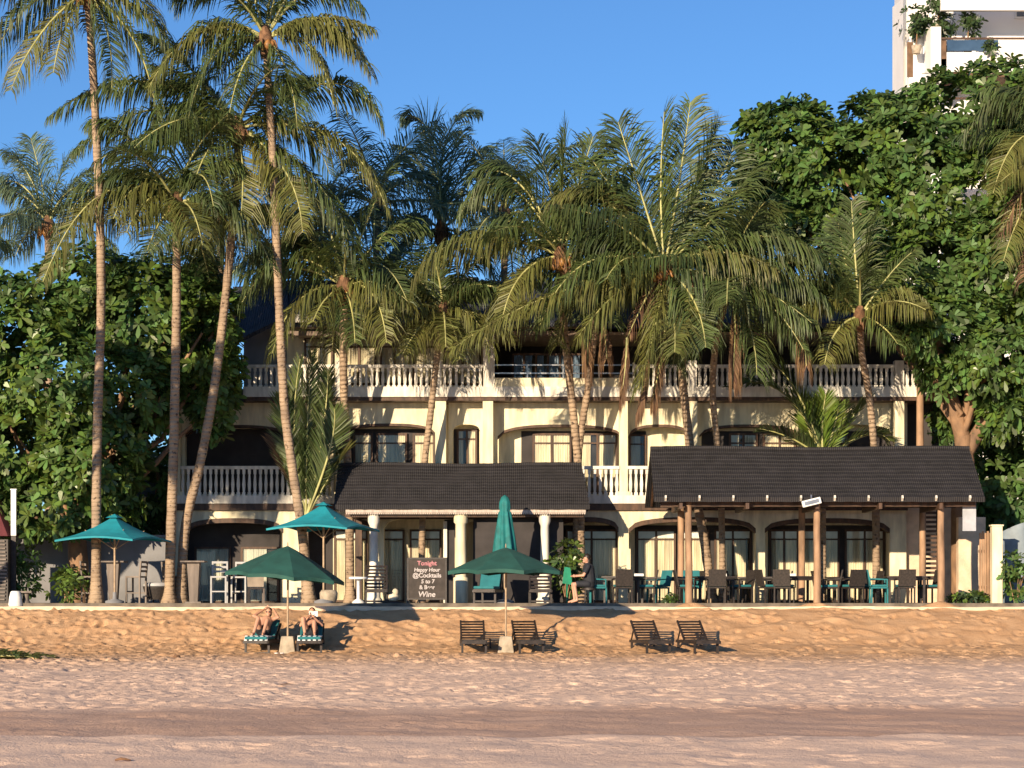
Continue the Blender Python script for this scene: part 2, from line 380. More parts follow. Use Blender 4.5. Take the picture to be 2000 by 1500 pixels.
# first floor spandrel
mb = MB(); arch_wall(mb, 340, 855, 783, 990, [(362,560,848,830,0),(580,652,848,832,0),(668,851,846,827,0)], YS, .25)
arch_wall(mb, 876, 944, 783, 990, [(884,938,842,829,0)], YS, .25)
arch_wall(mb, 962, 1772, 783, 990, [(972,1217,852,829,0),(1227,1350,852,829,0),(1366,1560,850,829,0),(1580,1748,850,829,0)], YS, .25)
hb(mb, 'spandrel_wall', M['wall'])
mb = MB()
for a in [(668,851,846,827),(972,1217,852,829),(1227,1350,852,829),(1366,1560,850,829),(362,560,848,830)]:
    mb = MB(); arch_trim(mb, a, YS-.015, .30, 5); hb(mb, 'arch_trim', M['brown'])
# columns first floor
for a, b in ((850,871),(943,963),(1210,1226),(1344,1362),(1560,1576),(1748,1766),(340,352),(655,664)):
    mb = MB(); mb.pbox(a, b, 783, 968, YF-.05, YF+.28); mb.pbox(a-4, b+4, 960, 969, YF-.09, YF+.32)
    hb(mb, 'column', M['wall'])
# upper floor slab
mb = MB(); mb.box(X(478,YF), X(1830,YF), YF-.10, YW, Z(783,YF), Z(776,YF)); hb(mb, 'floor_slab', M['brown'])
mb = MB(); mb.box(X(340,YF), X(478,YF), YF+.3, YW, Z(783,YF), Z(760,YF)); hb(mb, 'lean_to_roof', M['tileblue'])
mb = MB(); mb.box(X(476,YF), X(1830,YF), YF-.15, YW, Z(776,YF)+.003, Z(756,YF)); hb(mb, 'balcony_base', M['white'])
mb = MB(); mb.pbox(966, 1236, 738, 757, YF-.13, YF+.05); hb(mb, 'parapet', M['wall'])
mb = MB(); mb.pbox(1768, 1842, 776, 968, YW, YW+.2); hb(mb, 'bay_shade_panel', M['dark'])  # dark panel stands in for the shade inside the open bay
mb = MB(); mb.box(X(1770,YW), X(1842,YW), YW-.5, YW-.3, TZ, Z(875,YW)); hb(mb, 'low_wall', M['wall'])
mb = MB(); mb.tube([P(1797,985,YF-.3), P(1797,860,YF-.3), P(1797,728,YF-.3)], [.12,.11,.10], 12); hb(mb, 'timber_post', M['post'])
# balustrades
def balustrade(x0, x1, rt, rb, Y, pitch=10.5, m=M['white']):
    mb = MB(); s = Y/F
    mb.pbox(x0, x1, rt, rt+6, Y-.09, Y+.09)
    n = max(1, int((x1-x0)/pitch)); hw = .5*pitch*.52
    for i in range(n):
        c = x0+(i+.5)*(x1-x0)/n; cx = X(c, Y); zb = Z(rb,Y); zt = Z(rt+6,Y); h = zt-zb; w = hw*s
        if n > 60: pass
        for (z0, z1, k0, k1) in ((0,.12,1.25,1.25),(.12,.42,.75,1.15),(.42,.8,1.15,.6),(.8,1,.95,1.1)):
            a0, a1 = w*k0, w*k1
            mb.add([(cx-a0,Y-a0,zb+h*z0),(cx+a0,Y-a0,zb+h*z0),(cx+a0,Y+a0,zb+h*z0),(cx-a0,Y+a0,zb+h*z0),(cx-a1,Y-a1,zb+h*z1),(cx+a1,Y-a1,zb+h*z1),(cx+a1,Y+a1,zb+h*z1),(cx-a1,Y+a1,zb+h*z1)],
                   [(0,1,5,4),(1,2,6,5),(2,3,7,6),(3,0,4,7)])
    return hb(mb, 'balustrade', m)
for a, b in ((352,655),(664,850),(871,943),(963,1210),(1226,1344),(1362,1560),(1576,1748)): balustrade(a, b, 910, 968, YF)
for a, b in ((482,655),(667,850),(862,944),(1240,1345),(1361,1560),(1576,1748),(1766,1812)): balustrade(a, b, 712, 757, YF)
for a, b, t in ((655,667,704),(850,862,704),(944,966,642),(1236,1240,708),(1345,1361,704),(1560,1576,704),(1748,1766,704),(1812,1826,704)):
    mb = MB(); mb.pbox(a, b, t, 757, YF-.12, YF+.2); hb(mb, 'pier', M['white'])
mb = MB()
for r_ in (713, 729): mb.bar(P(966,r_,YF), P(1236,r_,YF), .04)
for q in (1030,1100,1170): mb.bar(P(q,712,YF), P(q,738,YF), .035)
hb(mb, 'metal_railing', M['metal'])
# upper floor storey: set back wall with dark loggia to the right
YU = 63.1
mb = MB(); mb.box(X(560,YU), X(963,YU), YU, YU+5, Z(775,YU), Z(636,YU)); hb(mb, 'upper_wall', M['wall'])
mb = MB(); mb.box(X(963,YU), X(1830,YU), YU+2.2, YU+6, Z(775,YU+2), Z(640,YU+2)); hb(mb, 'loggia_wall', M['dark'])  # back wall coloured dark for the deep shade in the loggia
mb = MB(); mb.pbox(476, 560, 610, 776, YU+.6, YU+2); hb(mb, 'stair_tower_wall', M['greywall'])
# eaves and roof
mb = MB(); YE = 61.75
mb.pbox(575, 1180, 632, 641, YE, YE+.12); mb.pbox(560, 1180, 646, 655, YE+.25, YE+.37); hb(mb, 'gutter', M['gutter'])
mb = MB(); mb.box(X(575,YE), X(1820,YE), YE+.4, YU+2, Z(650,YE), Z(645,YE)); hb(mb, 'soffit', M['soffit'])
def roof(parent, name, fl, fr, bl, br, back_l, back_r, m, th=.12):
    mb = MB(); q = [fl, fr, br, bl]; q2 = [p-V((0,0,th)) for p in q]
    mb.add(q+q2, [(0,1,2,3),(7,6,5,4),(0,4,5,1),(1,5,6,2),(2,6,7,3),(3,7,4,0)])
    if back_l is not None:
        q = [bl, br, back_r, back_l]; q2 = [p-V((0,0,th)) for p in q]
        mb.add(q+q2, [(0,1,2,3),(7,6,5,4),(1,5,6,2),(2,6,7,3),(3,7,4,0)])
        mb.add([fl-V((0,.0,th)), bl-V((0,0,th)), back_l-V((0,0,th))], [(0,1,2)]); mb.add([fr-V((0,0,th)), br-V((0,0,th)), back_r-V((0,0,th))], [(0,2,1)])
    return hb(mb, name, m, parent)
YR = 65.5
roof(None, 'roof', P(560,630,YE-.1), P(1830,630,YE-.1), P(500,548,YR), P(1780,548,YR), P(500,640,YR+4), P(1780,640,YR+4), M['tileblue'])
roof(None, 'stair_tower_roof', P(455,668,YE+.3), P(562,616,YE+.3), P(455,560,YR-.5), P(562,556,YR-.5), None, None, M['tileblue'])
mb = MB(); mb.pbox(576, 616, 613, 629, YE-.35, YE-.2); hb(mb, 'fascia', M['white'])
mb = MB(); mb.pbox(862, 930, 544, 566, 62.3, 64.2); mb.pbox(858, 934, 541, 545, 62.2, 64.4); mb.pbox(838,862,520,538,64.2,65.5); hb(mb, 'roof_tank_housing', M['greywall'])
# windows
def window(x0, x1, r0, r1, Y, n=2, cur='curtain', transom=True, blind=False, open_=0, seed=0):
    rd = random.Random(seed+int(x0))
    fr = MB(); w = 4.0
    fr.pbox(x0, x1, r0, r0+w, Y-.09, Y); fr.pbox(x0, x1, r1-w, r1, Y-.09, Y)
    for i in range(n+1):
        c = x0+(x1-x0)*i/n; fr.pbox(c-(w/2 if 0 < i < n else 0 if i == 0 else w), c+(w/2 if 0 < i < n else w if i == 0 else 0), r0+w, r1-w, Y-.088, Y)
    if transom: fr.pbox(x0+w, x1-w, r0+18, r0+21, Y-.085, Y)
    f = hb(fr, 'window', M['brown'])
    cu = MB(); 
    for i in range(n):
        a = x0+(x1-x0)*i/n+w*.6; b = x0+(x1-x0)*(i+1)/n-w*.6
        K = max(6, int((b-a)/1.4)); vs = []
        gap = rd.random() < .25
        for k in range(K+1):
            px = a+(b-a)*k/K
            if gap: px = a+(b-a)*k/K*.7
            dy = -.045+.022*math.sin(k*1.9+rd.uniform(-.4,.4))
            for rr in (r0+w, r1-w): p = P(px, rr, Y); p.y += dy; vs.append(p)
        cu.add(vs, [(2*k,2*k+1,2*k+3,2*k+2) for k in range(K)], smooth=True)
    c = cu.build('curtain', M[cur], f)
    if blind:
        b_ = MB(); b_.pbox(x0+w, x1-w, r0+w, r0+17, Y-.07, Y-.055); b_.build('blind', M['cloth_white'], f)
    pn = MB(); pn.add([P(x0+w,r1-w,Y)-V((0,.078,0)), P(x1-w,r1-w,Y)-V((0,.078,0)), P(x1-w,r0+w,Y)-V((0,.078,0)), P(x0+w,r0+w,Y)-V((0,.078,0))], [(0,1,2,3)])
    pn.build('pane', M['glass'], f)
# dark panels on the wall, painting the dim interior behind glazed openings
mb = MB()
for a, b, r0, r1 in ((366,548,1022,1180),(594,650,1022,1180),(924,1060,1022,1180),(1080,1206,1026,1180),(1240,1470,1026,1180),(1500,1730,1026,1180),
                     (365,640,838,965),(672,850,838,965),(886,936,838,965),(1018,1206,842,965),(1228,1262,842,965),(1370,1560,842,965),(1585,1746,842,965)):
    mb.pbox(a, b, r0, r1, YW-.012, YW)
hb(mb, 'opening_shade_panel', M['dark'])
for a in [(380,450,1068,1178,1,'voile'),(470,545,1068,1178,1,'voile')]: window(a[0],a[1],a[2],a[3],YW-.02,a[4],a[5],False)
for a, b, n_ in ((652,718,2),(736,790,1),(800,862,1),(1105,1206,2),(1243,1320,2),(1330,1385,1),(1395,1468,2),(1503,1560,2),(1566,1640,2),(1650,1728,2)):
    window(a, b, 1034, 1176, YW-.02, n_, 'curtain', True, True)
for a, b, n_ in ((690,728,1),(735,795,1),(806,850,1),(1040,1116,2),(1128,1206,2),(1424,1480,2),(1490,1555,2),(1600,1660,2)):
    window(a, b, 846, 964, YW-.02, n_, 'curtain')
window(892, 932, 838, 964, YW-.02, 2, 'curtain'); window(1228,1262,848,964,YW-.02,1,'voile')
for a, b, n_ in ((594,650,1),(668,735,2),(742,800,2),(806,852,1),(866,940,2)):
    window(a, b, 658, 752, YU-.02, n_, 'curtain')
M['bluepanel'] = mat('blue_panel', (.14,.21,.32), .5, .1, 2, stretch=(4,4,.3)); window(1000, 1140, 690, 745, YU+.4, 6, 'bluepanel', False)
for q in (530, 1010, 1050):
    pass
mb = MB(); mb.bar(P(1010,640,62.3), P(1048,648,62.3), .05, .12); hb(mb, 'eaves_lamp', M['white2'])

# side stair wall and slatted screen at the right end
t = thing('garden_wall', 'grey side wall with a pale cap standing behind the right pavilion end', 'wall', (X(1890,60.6), 60.6, TZ)); 
mb = MB(); mb.pbox(1872, 1925, 1010, 1184, 60.6, 60.9); mb.pbox(1770,1872,960,1184,62.3,62.6); o = mb.build('wall', M['kerb'], t); o.location = -V(t.location)

# ------------------------------------------------------------------ pavilions
def wavy_roof(parent, name, corners, ridge_y, m, th=.1):
    """gable roof: corners = eave z, ridge z, y front, ridge y, y back, x0e, x1e, x0r, x1r"""
    ez, rz_, y0, yr, y1, a0, a1, b0, b1 = corners; n = 60; mb = MB(); rd = random.Random(9)
    fr, rg, bk = [], [], []
    for i in range(n+1):
        u = i/n; s = rd.uniform(-.006,.006)
        fr.append(V((a0+(a1-a0)*u, y0, ez+s))); rg.append(V((b0+(b1-b0)*u, yr, rz_+.02*math.sin(u*9)+s*.6))); bk.append(V((a0+(a1-a0)*u, y1, ez)))
    for i in range(n):
        for A, B in ((fr, rg), (rg, bk)):
            KC = 13; up2 = V((0,0,.028)); jt = [rd.uniform(-.006,.006) for _ in range(KC+1)]
            for c in range(KC):
                u0, u1 = c/KC, (c+1)/KC; jz = V((0,0,rd.uniform(-.004,.006)))
                a0, a1 = A[i].lerp(B[i],u0), A[i+1].lerp(B[i+1],u0); b0_, b1_ = A[i].lerp(B[i],u1), A[i+1].lerp(B[i+1],u1)
                mb.add([a0+up2+jz, a1+up2+jz, b1_, b0_, a0, a1], [(0,1,2,3),(4,5,1,0)])
            d = V((0,0,th)); mb.add([A[i]-d, A[i+1]-d, B[i+1]-d, B[i]-d], [(3,2,1,0)])
        d = V((0,0,th)); mb.add([fr[i], fr[i]-d, fr[i+1]-d, fr[i+1]], [(0,1,2,3)])
    for A in (0, n):
        d = V((0,0,th)); mb.add([fr[A], rg[A], bk[A], fr[A]-d, rg[A]-d, bk[A]-d], [(0,1,4,3),(1,2,5,4)])
    o = mb.build(name, m, parent)
    rb = MB(); rb.tube([p+V((0,0,.02)) for p in rg], .07, 8); rb.build('ridge_cap', m, o)
    return o
pav = thing('dining_pavilion', 'open dining pavilion with long dark tiled roof on round timber posts', 'pavilion', (X(1596,57), 57, TZ))
pl = V(pav.location)
o = wavy_roof(pav, 'roof', (Z(973,57.0), Z(878,58.9), 57.0, 58.9, 60.8, X(1277,57.0), X(1924,57.0), X(1270,58.9), X(1893,58.9)), 0, M['tile']); o.location = -pl
for px in (1345,1596,1838):
    mb = MB(); x = X(px,57.4); mb.tube([(x,57.4,1.25),(x+.01,57.4,2.3),(x-.01,57.4,3.3),(x,57.4,Z(972,57.4))], [.105,.10,.095,.09], 12); o = mb.build('post', M['post'], pav); o.location = -pl
for px in (1330,1566,1802):
    mb = MB(); x = X(px,59.8); mb.tube([(x,59.8,TZ),(x,59.8,2.8),(x,59.8,Z(978,59.8))], .095, 12); o = mb.build('post', M['post'], pav); o.location = -pl
mb = MB(); z = Z(975,57.4)
mb.bar((X(1290,57.4),57.4,z-.10), (X(1905,57.4),57.4,z-.10), .1, .2); mb.bar((X(1290,59.8),59.8,z-.02), (X(1905,59.8),59.8,z-.02), .1, .2)
for px in (1330,1460,1596,1720,1838): mb.bar((X(px,57),57,z-.2), (X(px,57),59.8,z-.2), .09, .16)
for k in range(14):
    x = X(1290,57)+k*(X(1905,57)-X(1290,57))/13
    mb.bar((x,57.1,z-.02), (x,58.9,z+1.33), .06, .1); mb.bar((x,60.7,z-.02), (x,58.9,z+1.33), .06, .1)
o = mb.build('roof_frame', M['brown'], pav); o.location = -pl
for k in range(10):
    x = X(1300+k*66,57.0); mb = MB(); mb.bar((x,56.92,z+.05), (x,57.05,z-.05), .05, .09); o = mb.build('rafter_end', M['white'], pav); o.location = -pl
# louvred panel at the back of the pavilion
mb = MB()
for k in range(16): mb.pbox(1806, 1830, 990+k*9, 995+k*9, 60.2, 60.3)
mb.pbox(1802,1806,985,1140,60.18,60.3); mb.pbox(1830,1834,985,1140,60.18,60.3)
t = thing('louvred_screen', 'brown louvred timber screen between the rear posts at the pavilion end', 'screen', (X(1818,60.2),60.2,TZ)); o = mb.build('louvres', M['brown'], t); o.location = -V(t.location)

bar = thing('bar_pavilion', 'beach bar with low dark tiled roof, pale fringed fascia and white columns', 'pavilion', (X(900,60), 60, TZ)); pl = V(bar.location)
o = wavy_roof(bar, 'roof', (Z(988,59.6), Z(910,60.9), 59.6, 60.9, 61.05, X(652,59.6), X(1152,59.6), X(660,60.9), X(1136,60.9)), 0, M['tile']); o.location = -pl
mb = MB(); mb.pbox(675, 1144, 990.5, 1001, 59.64, 59.70); K = 110
for k in range(K):
    a = 675+(1144-675)*k/K; mb.add([P(a,1001,59.66), P(a+4.26,1001,59.66), P(a+3.2,1004.5,59.66), P(a+1.0,1004.5,59.66)], [(0,1,2,3)])
o = mb.build('fascia', M['cloth_white'], bar); o.location = -pl
M['fasc'] = mat('fascia_paint', (.50,.42,.36), .8, .15, 3, stretch=(6,1,1)); o.data.materials[0] = M['fasc']
for px, w, m_ in ((730,.13,'white'),(900,.16,'wall'),(1064,.13,'white')):
    mb = MB(); x = X(px,59.95)
    mb.lathe((x,59.95,0), [(w*1.9,TZ),(w*1.9,TZ+.1),(w*1.5,TZ+.16),(w*1.5,TZ+.62),(w*1.75,TZ+.7),(w*1.15,TZ+.8),(w,TZ+.95),(w*.92,TZ+2.2),(w*1.3,TZ+2.32),(w*1.3,Z(1003,59.95))] if px != 900 else [(w*1.35,TZ),(w*1.35,TZ+.72),(w,TZ+.74),(w*.95,TZ+2.25),(w*1.25,TZ+2.3),(w*1.25,Z(1003,59.95))], 20)
    o = mb.build('column', M[m_], bar); o.location = -pl
mb = MB(); mb.bar((X(675,59.95),59.95,Z(1006,59.95)), (X(1140,59.95),59.95,Z(1006,59.95)), .14, .12); mb.bar((X(675,60.2),61.5,Z(1006,59.95)), (X(1140,60.2),61.5,Z(1006,59.95)), .14, .12)
for px in (690, 900, 1110): mb.bar((X(px,59.95),59.95,Z(1006,59.95)), (X(px,59.95),61.5,Z(1006,59.95)), .12, .12)
o = mb.build('roof_frame', M['brown'], bar); o.location = -pl
for px in (700,1090):
    mb = MB(); mb.box(X(px,61.4)-.1,X(px,61.4)+.1,61.4,61.6,TZ,Z(1006,60)); o = mb.build('rear_post', M['brown'], bar); o.location = -pl
# bar back wall with shutters
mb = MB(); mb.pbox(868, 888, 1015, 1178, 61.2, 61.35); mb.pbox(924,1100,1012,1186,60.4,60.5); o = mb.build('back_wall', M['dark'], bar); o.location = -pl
mb = MB(); mb.pbox(932, 946, 1020, 1176, 61.58, 61.66); mb.pbox(866,873,1018,1178,61.1,61.19); mb.pbox(1048,1060,1044,1176,61.5,61.6); o = mb.build('door_leaf', M['white'], bar); o.location = -pl
mb = MB(); mb.pbox(950, 975, 1022, 1178, 61.6,61.67); o = mb.build('door_leaf', M['greywall'], bar); o.location = -pl
# bar counter
t = thing('bar_counter', 'dark timber bar counter behind the parasol under the bar roof', 'counter', (X(1010,60.9),60.9,TZ)); mb = MB(); mb.box(-.9,.9,-.2,.2,0,1.0); mb.box(-1,1,-.3,.3,1.0,1.06)
mb.build('counter', M['darkwood'], t)

# ------------------------------------------------------------------ white tower block behind
YT = 118.0
tower = thing('apartment_tower', 'white apartment tower with planted balconies rising behind the right hand trees', 'building', (X(1880,YT),YT,1.1)); tl = V(tower.location)
def tb(mb, n, m, bevel=0):
    o = mb.build(n, m, tower, bevel); o.location = -tl; return o
M['twhite'] = mat('tower_white', (.82,.80,.77), .8, .03, .5)
mb = MB(); q = [(X(1762,YT+3),YT+3),(X(2300,YT+3),YT+3),(X(2300,YT+3),YT+20),(X(1747,YT+20),YT+20)]
mb.add([(x,y,1.1) for x,y in q]+[(x,y,Z(-330,YT)) for x,y in q], [(0,1,5,4),(1,2,6,5),(2,3,7,6),(3,0,4,7),(4,5,6,7)]); tb(mb, 'wall', M['twhite'])
mb = MB()
q = [P(1743,20,YT+16), P(1743,1180,YT+16)]
q = [P(1743,14,YT+8), P(1743,1180,YT+8), P(1764,1180,YT+2.5), P(1764,-5,YT+2.5)]; q2 = [p+V((.35,.6,0)) for p in q]
mb.add(q+q2, [(0,1,2,3),(7,6,5,4),(0,3,7,4),(1,5,6,2),(0,4,5,1),(3,2,6,7)]); tb(mb, 'side_wall', M['twhite'])
mb = MB(); mb.pbox(1775, 1818, 60, 1100, YT+2, YT+2.9); tb(mb, 'stair_wall', M['twhite'])
mb = MB(); mb.pbox(1818, 1838, 52, 1100, YT, YT+3); tb(mb, 'pier', M['twhite'])
mb = MB()
for r0, r1 in ((74,140),(-60,20),(300,360),(180,240)): mb.pbox(1838, 2250, r0+28, r1, YT+.2, YT+.5)
tb(mb, 'balcony_parapet', M['twhite'])
mb = MB()
for r0 in (73, 190, -70): mb.pbox(1838, 2250, r0, r0+4, YT+.1, YT+.15)
tb(mb, 'balcony_rail', M['brown'])
mb = MB()
for r0, r1 in ((140,150),(104,132)): mb.pbox(1838, 1848, r0-25, r1, YT+.1, YT+2.9)
mb.pbox(1838, 2250, 142, 150, YT+.3, YT+3)
mb.pbox(1772, 1783, 82, 150, YT+1.93, YT+2); tb(mb, 'reveal', M['slab'])
fr = MB(); fr.pbox(1982, 2060, -40, 36, YT+2.9, YT+2.99); f = tb(fr, 'window', M['white2']); 
pn = MB(); pn.pbox(1986, 2056, -36, 32, YT+2.86, YT+2.89); pn.build('pane', M['blueglass'], f)
mb = MB(); mb.pbox(1850, 1950, 78, 99, YT+.05, YT+.1); tb(mb, 'balcony_glass', M['blueglass'])

# far white house and grey awning glimpsed behind the left palms
t = thing('white_house', 'white house glimpsed behind the dark trunk at the left edge of the hotel', 'building', (X(300,66),66,1.1)); tl2 = V(t.location)
mb = MB(); mb.pbox(268, 345, 888, 1180, 66, 70); o = mb.build('wall', M['white2'], t); o.location = -tl2
mb = MB(); mb.pbox(285,318,1000,1030,65.95,66.0); mb.pbox(285,318,1060,1120,65.95,66.0); o = mb.build('window', M['dark'], t); o.location = -tl2
mb = MB(); mb.add([P(256,958,64.4),P(312,975,64.4),P(322,915,65.9),P(268,908,65.9)], [(0,1,2,3)]); mb.add([P(256,958,64.4),P(256,1000,64.4),P(312,1012,64.4),P(312,975,64.4)], [(0,1,2,3)]); o = mb.build('awning', M['greywall'], t); o.location = -tl2

# ------------------------------------------------------------------ palms
def bez(a, b, c, t): return a*(1-t)**2+b*2*t*(1-t)+c*t*t
def frond(mb, p0, p1, p2, leaf, rd, mi, droop=.5, dens=1.0, wid=.042, hang=0.0, rm=0):
    N_ = 14; pts = [bez(p0,p1,p2,i/N_) for i in range(N_+1)]
    L = sum((pts[i+1]-pts[i]).length for i in range(N_))
    mb.tube(pts, [.036*(1-i/N_)**.8+.009 for i in range(N_+1)], 5, rm, False)
    n = int(L/.030*dens); ns = rd.uniform(0,50)
    Nw = V((rd.uniform(-.3,.3), rd.uniform(-.3,.3), 1)).normalized()
    for i in range(n):
        t = .10+.90*(i+rd.random()*.6)/n; t = min(t, 1)
        p = bez(p0,p1,p2,t); T = ((p1-p0)*(1-t)+(p2-p1)*t).normalized()
        S = T.cross(Nw); S = S.normalized() if S.length > .05 else T.orthogonal().normalized()
        U = S.cross(T)
        prof = (.35+.65*min(1,(t-.08)*4.5))*(1-.62*max(0,(t-.55)/.45)**1.5)
        for sd_ in (-1, 1):
            if rd.random() < .04 or noise.noise(V((t*16+ns, sd_*7, 3+ns))) < -.42: continue
            cl = noise.noise(V((t*9+ns, sd_*3.1, ns))); ln = leaf*1.38*prof*rd.uniform(.82,1.12)*(1+.35*cl); up_ = max(0, T.z); fw = .22+.62*t+.9*up_**1.5+.3*cl
            d = (S*sd_+T*fw*.8+U*rd.uniform(.05,.45)+V((rd.uniform(-.1,.1),rd.uniform(-.1,.1),rd.uniform(-.1,.1)))).normalized()
            dd = droop*rd.uniform(.65,1.4)*(1-.55*up_)*(1+.5*cl)
            g = V((0,0,-1))
            a = p; b = p+d*ln*.38+g*ln*.10*dd; 
            d2 = (d*(1-dd*.75)+g*dd*1.15+T*.1).normalized(); c = b+d2*ln*.36
            d3 = (d2*(.9-dd*.3)+g*(dd*.9)).normalized(); e = c+d3*ln*.30
            if hang: 
                b = b.lerp(p+g*ln*.33+d*.05, hang); c = c.lerp(p+g*ln*.66+d*.07, hang); e = e.lerp(p+g*ln+d*.07, hang)
            w = (T+U*rd.uniform(-.5,.5)).normalized()*wid*.5; k = rd.random()
            m_ = mi
            mb.add([a-w*.6, a+w*.6, b+w, b-w, c+w*.8, c-w*.8, e], [(0,1,2,3),(3,2,4,5),(5,4,6)], m_)
def palm(name_label, trunk, crown, Ys, r0, r1, fr_list, auto=(10, 3.6), leaf=.85, seed=1, mats=('rachis','pf1','pf2','pf3'), dead=(), nuts=True, droop=.66, grp=None, dens=.88, elmin=-35, elmax=80, yellow=.25, nm='palm_tree'):
    """trunk: list of (px,py) bottom to top; Ys: (Y at base, Y at crown)"""
    rd = random.Random(seed)
    n = len(trunk); pts = []
    pb = P(trunk[0][0], trunk[0][1], Ys[0])
    for i, (a, b) in enumerate(trunk+[crown]):
        Y = Ys[0]+(Ys[1]-Ys[0])*(i/n)**2.2; pts.append(P(a,b,Y))
    if pts[0].z > 1.3: 
        pts.insert(0, V((pts[0].x-(pts[1].x-pts[0].x)*.3, pts[0].y, 1.12)))
    base = V((pts[0].x, pts[0].y, 1.15))
    t = thing(nm, name_label, 'palm tree', base, 0, grp)
    # smooth trunk
    fine = []
    m = len(pts)
    for i in range(m-1):
        a, b, c, d = pts[max(i-1,0)], pts[i], pts[i+1], pts[min(i+2,m-1)]
        K = 8
        for k in range(K):
            u = k/K; fine.append(.5*((2*b)+(-a+c)*u+(2*a-5*b+4*c-d)*u*u+(-a+3*b-3*c+d)*u**3))
    fine.append(pts[-1]); nn = len(fine)
    rad = []
    for i in range(nn):
        u = i/(nn-1); r = (r0+(r1-r0)*u)*.93; 
        if u < .06: r += (.06-u)/.06*r0*.7
        r *= 1+.04*math.sin(i*2.3)+rd.uniform(-.03,.03); rad.append(r)
    mb = MB(); mb.tube([p-base for p in fine], rad, 12); mb.build('trunk', M['palmbark'], t)
    c0 = pts[-1]; L0 = c0-base
    # fibrous top
    mb = MB(); td = (fine[-1]-fine[-6]).normalized()
    mb.tube([L0-td*.55, L0-td*.25, L0+td*.05, L0+td*.35], [r1*1.0, r1*1.9, r1*2.0, r1*.9], 10)
    for k in range(14):
        an = rd.uniform(0,6.28); dr = V((math.cos(an),math.sin(an),0)); a = L0-td*.05+dr*r1
        mb.tube([a, a+dr*.18-V((0,0,.05)), a+dr*.26-V((0,0,rd.uniform(.2,.5)))], [.04,.035,.01], 5)
    mb.build('crown_base', M['palmtop'], t)
    cr = MB(); Yc = Ys[1]
    for f in fr_list:
        tx, ty, mx_, my_ = f[:4]; dy = f[4] if len(f) > 4 else rd.uniform(-1.3,.6); mi = f[5] if len(f) > 5 else 1
        p2 = P(tx,ty,Yc)-base; p2.y += dy; pm = P(mx_,my_,Yc)-base; pm.y += dy*.45
        p1 = pm*2-(L0+p2)*.5
        frond(cr, L0.copy(), p1, p2, leaf, rd, mi, droop*rd.uniform(.85,1.2), dens)
    na, La = auto
    for k in range(na):
        az = 2.39996*k+seed; u = (k+.5)/na; e = R(elmax+(elmin-elmax)*u+rd.uniform(-8,8)); Lk = La*rd.uniform(.85,1.1)
        h = V((math.cos(az), math.sin(az), 0)); bend = R(rd.uniform(35,60))
        p1 = L0+(h*math.cos(e)+V((0,0,math.sin(e))))*Lk*.5; e2 = e-bend-R(10)
        p2 = p1+(h*math.cos(e2)+V((0,0,math.sin(e2))))*Lk*.55
        mi = 1
        if u > .6 and rd.random() < yellow*2: mi = 2
        frond(cr, L0.copy(), p1, p2, leaf, rd, mi, droop*rd.uniform(.8,1.25), dens)
    cr.build('crown', [M[k] for k in mats], t)
    for (ax, ay, bx_, by_) in dead:   # dry hanging fronds
        dm = MB(); a = P(ax,ay,Yc-.2)-base; b = P(bx_,by_,Yc-.5)-base
        frond(dm, L0.copy(), (L0+a)*.5+V((0,0,.25)), a, leaf*.5, rd, 1, 1.0, .4, .04, 0)
        frond(dm, a, (a+b)*.5+V((.05,-.05,0)), b, leaf*.8, rd, 1, 1.2, 1.9, .05, .6)
        dm.build('dead_frond', [M['rachis'], M['pf3']], t)
    if nuts:
        nb = MB(); nb.ell(L0-V((0,0,.22)), (r1*1.9,r1*1.9,.2))
        for k in range(9):
            an = rd.uniform(0,6.28); nb.ell(L0+V((math.cos(an)*r1*2.2, math.sin(an)*r1*2.2, -.12-rd.random()*.22)), (.10,.10,.13), 0, 8, 6)
        nb.build('coconuts', M['coconut'], t)
    return t
palm('tall thin coconut palm with leftmost pale trunk, crown cut by the frame top',
     [(188,1182),(188,1000),(191,800),(197,620),(196,450),(189,280),(181,130)], (171,-18), (57.6,57.2), .145, .11,
     [(35,190,88,70,-.8,2),(-60,60,60,-50,-.5,2),(-40,150,50,10,.4,1),(350,110,268,20,-.6,1),(300,230,262,80,.5,1),(120,160,135,60,-1,2),(232,190,215,70,-1,1),(400,-20,280,-60,.3,1),(60,-150,100,-100,.2,1),(320,60,250,-10,-1.0,2)], (5,3.4), .85, 11, elmin=10)
palm('shorter coconut palm with yellowing fronds and a mottled trunk standing between the two leftmost parasols',
     [(330,1182),(334,1040),(339,880),(343,700),(345,560)], (344,400), (58.2,57.9), .155, .12,
     [(98,560,205,385,-.9,2),(110,470,215,350,-.2,1),(262,470,300,395,-1.2,2),(235,440,280,370,-1,2),(540,540,455,405,-.7,1),(470,500,415,400,.8,1),(205,340,270,330,.8,1),(430,420,395,350,-1.3,1),(180,240,250,270,0,1),(480,330,420,320,.2,1),(300,500,318,440,-1,1),(400,490,380,420,-1.2,2)], (7,3.2), .92, 12, elmin=-10)
palm('leaning coconut palm with pale curved trunk tilting right above the left balcony',
     [(352,1182),(362,1030),(392,900),(418,760),(436,620),(452,470),(463,350)], (464,250), (58.6,58.4), .15, .11,
     [(112,240,285,165,-.8,1),(155,300,310,215,-.4,1),(210,330,340,260,-1.2,1),(757,415,648,272,-.9,2),(742,235,640,165,-.3,1),(700,500,610,350,-.8,1),(600,470,560,340,-1.3,2),(480,470,480,350,-1.4,2),(390,380,420,290,-1.2,1),(560,420,530,310,.5,1),(640,330,570,230,.7,1),(300,150,380,170,.8,1),(340,260,390,210,.9,1),(280,60,360,120,.5,1)], (5,3.4), .98, 13, elmin=5)
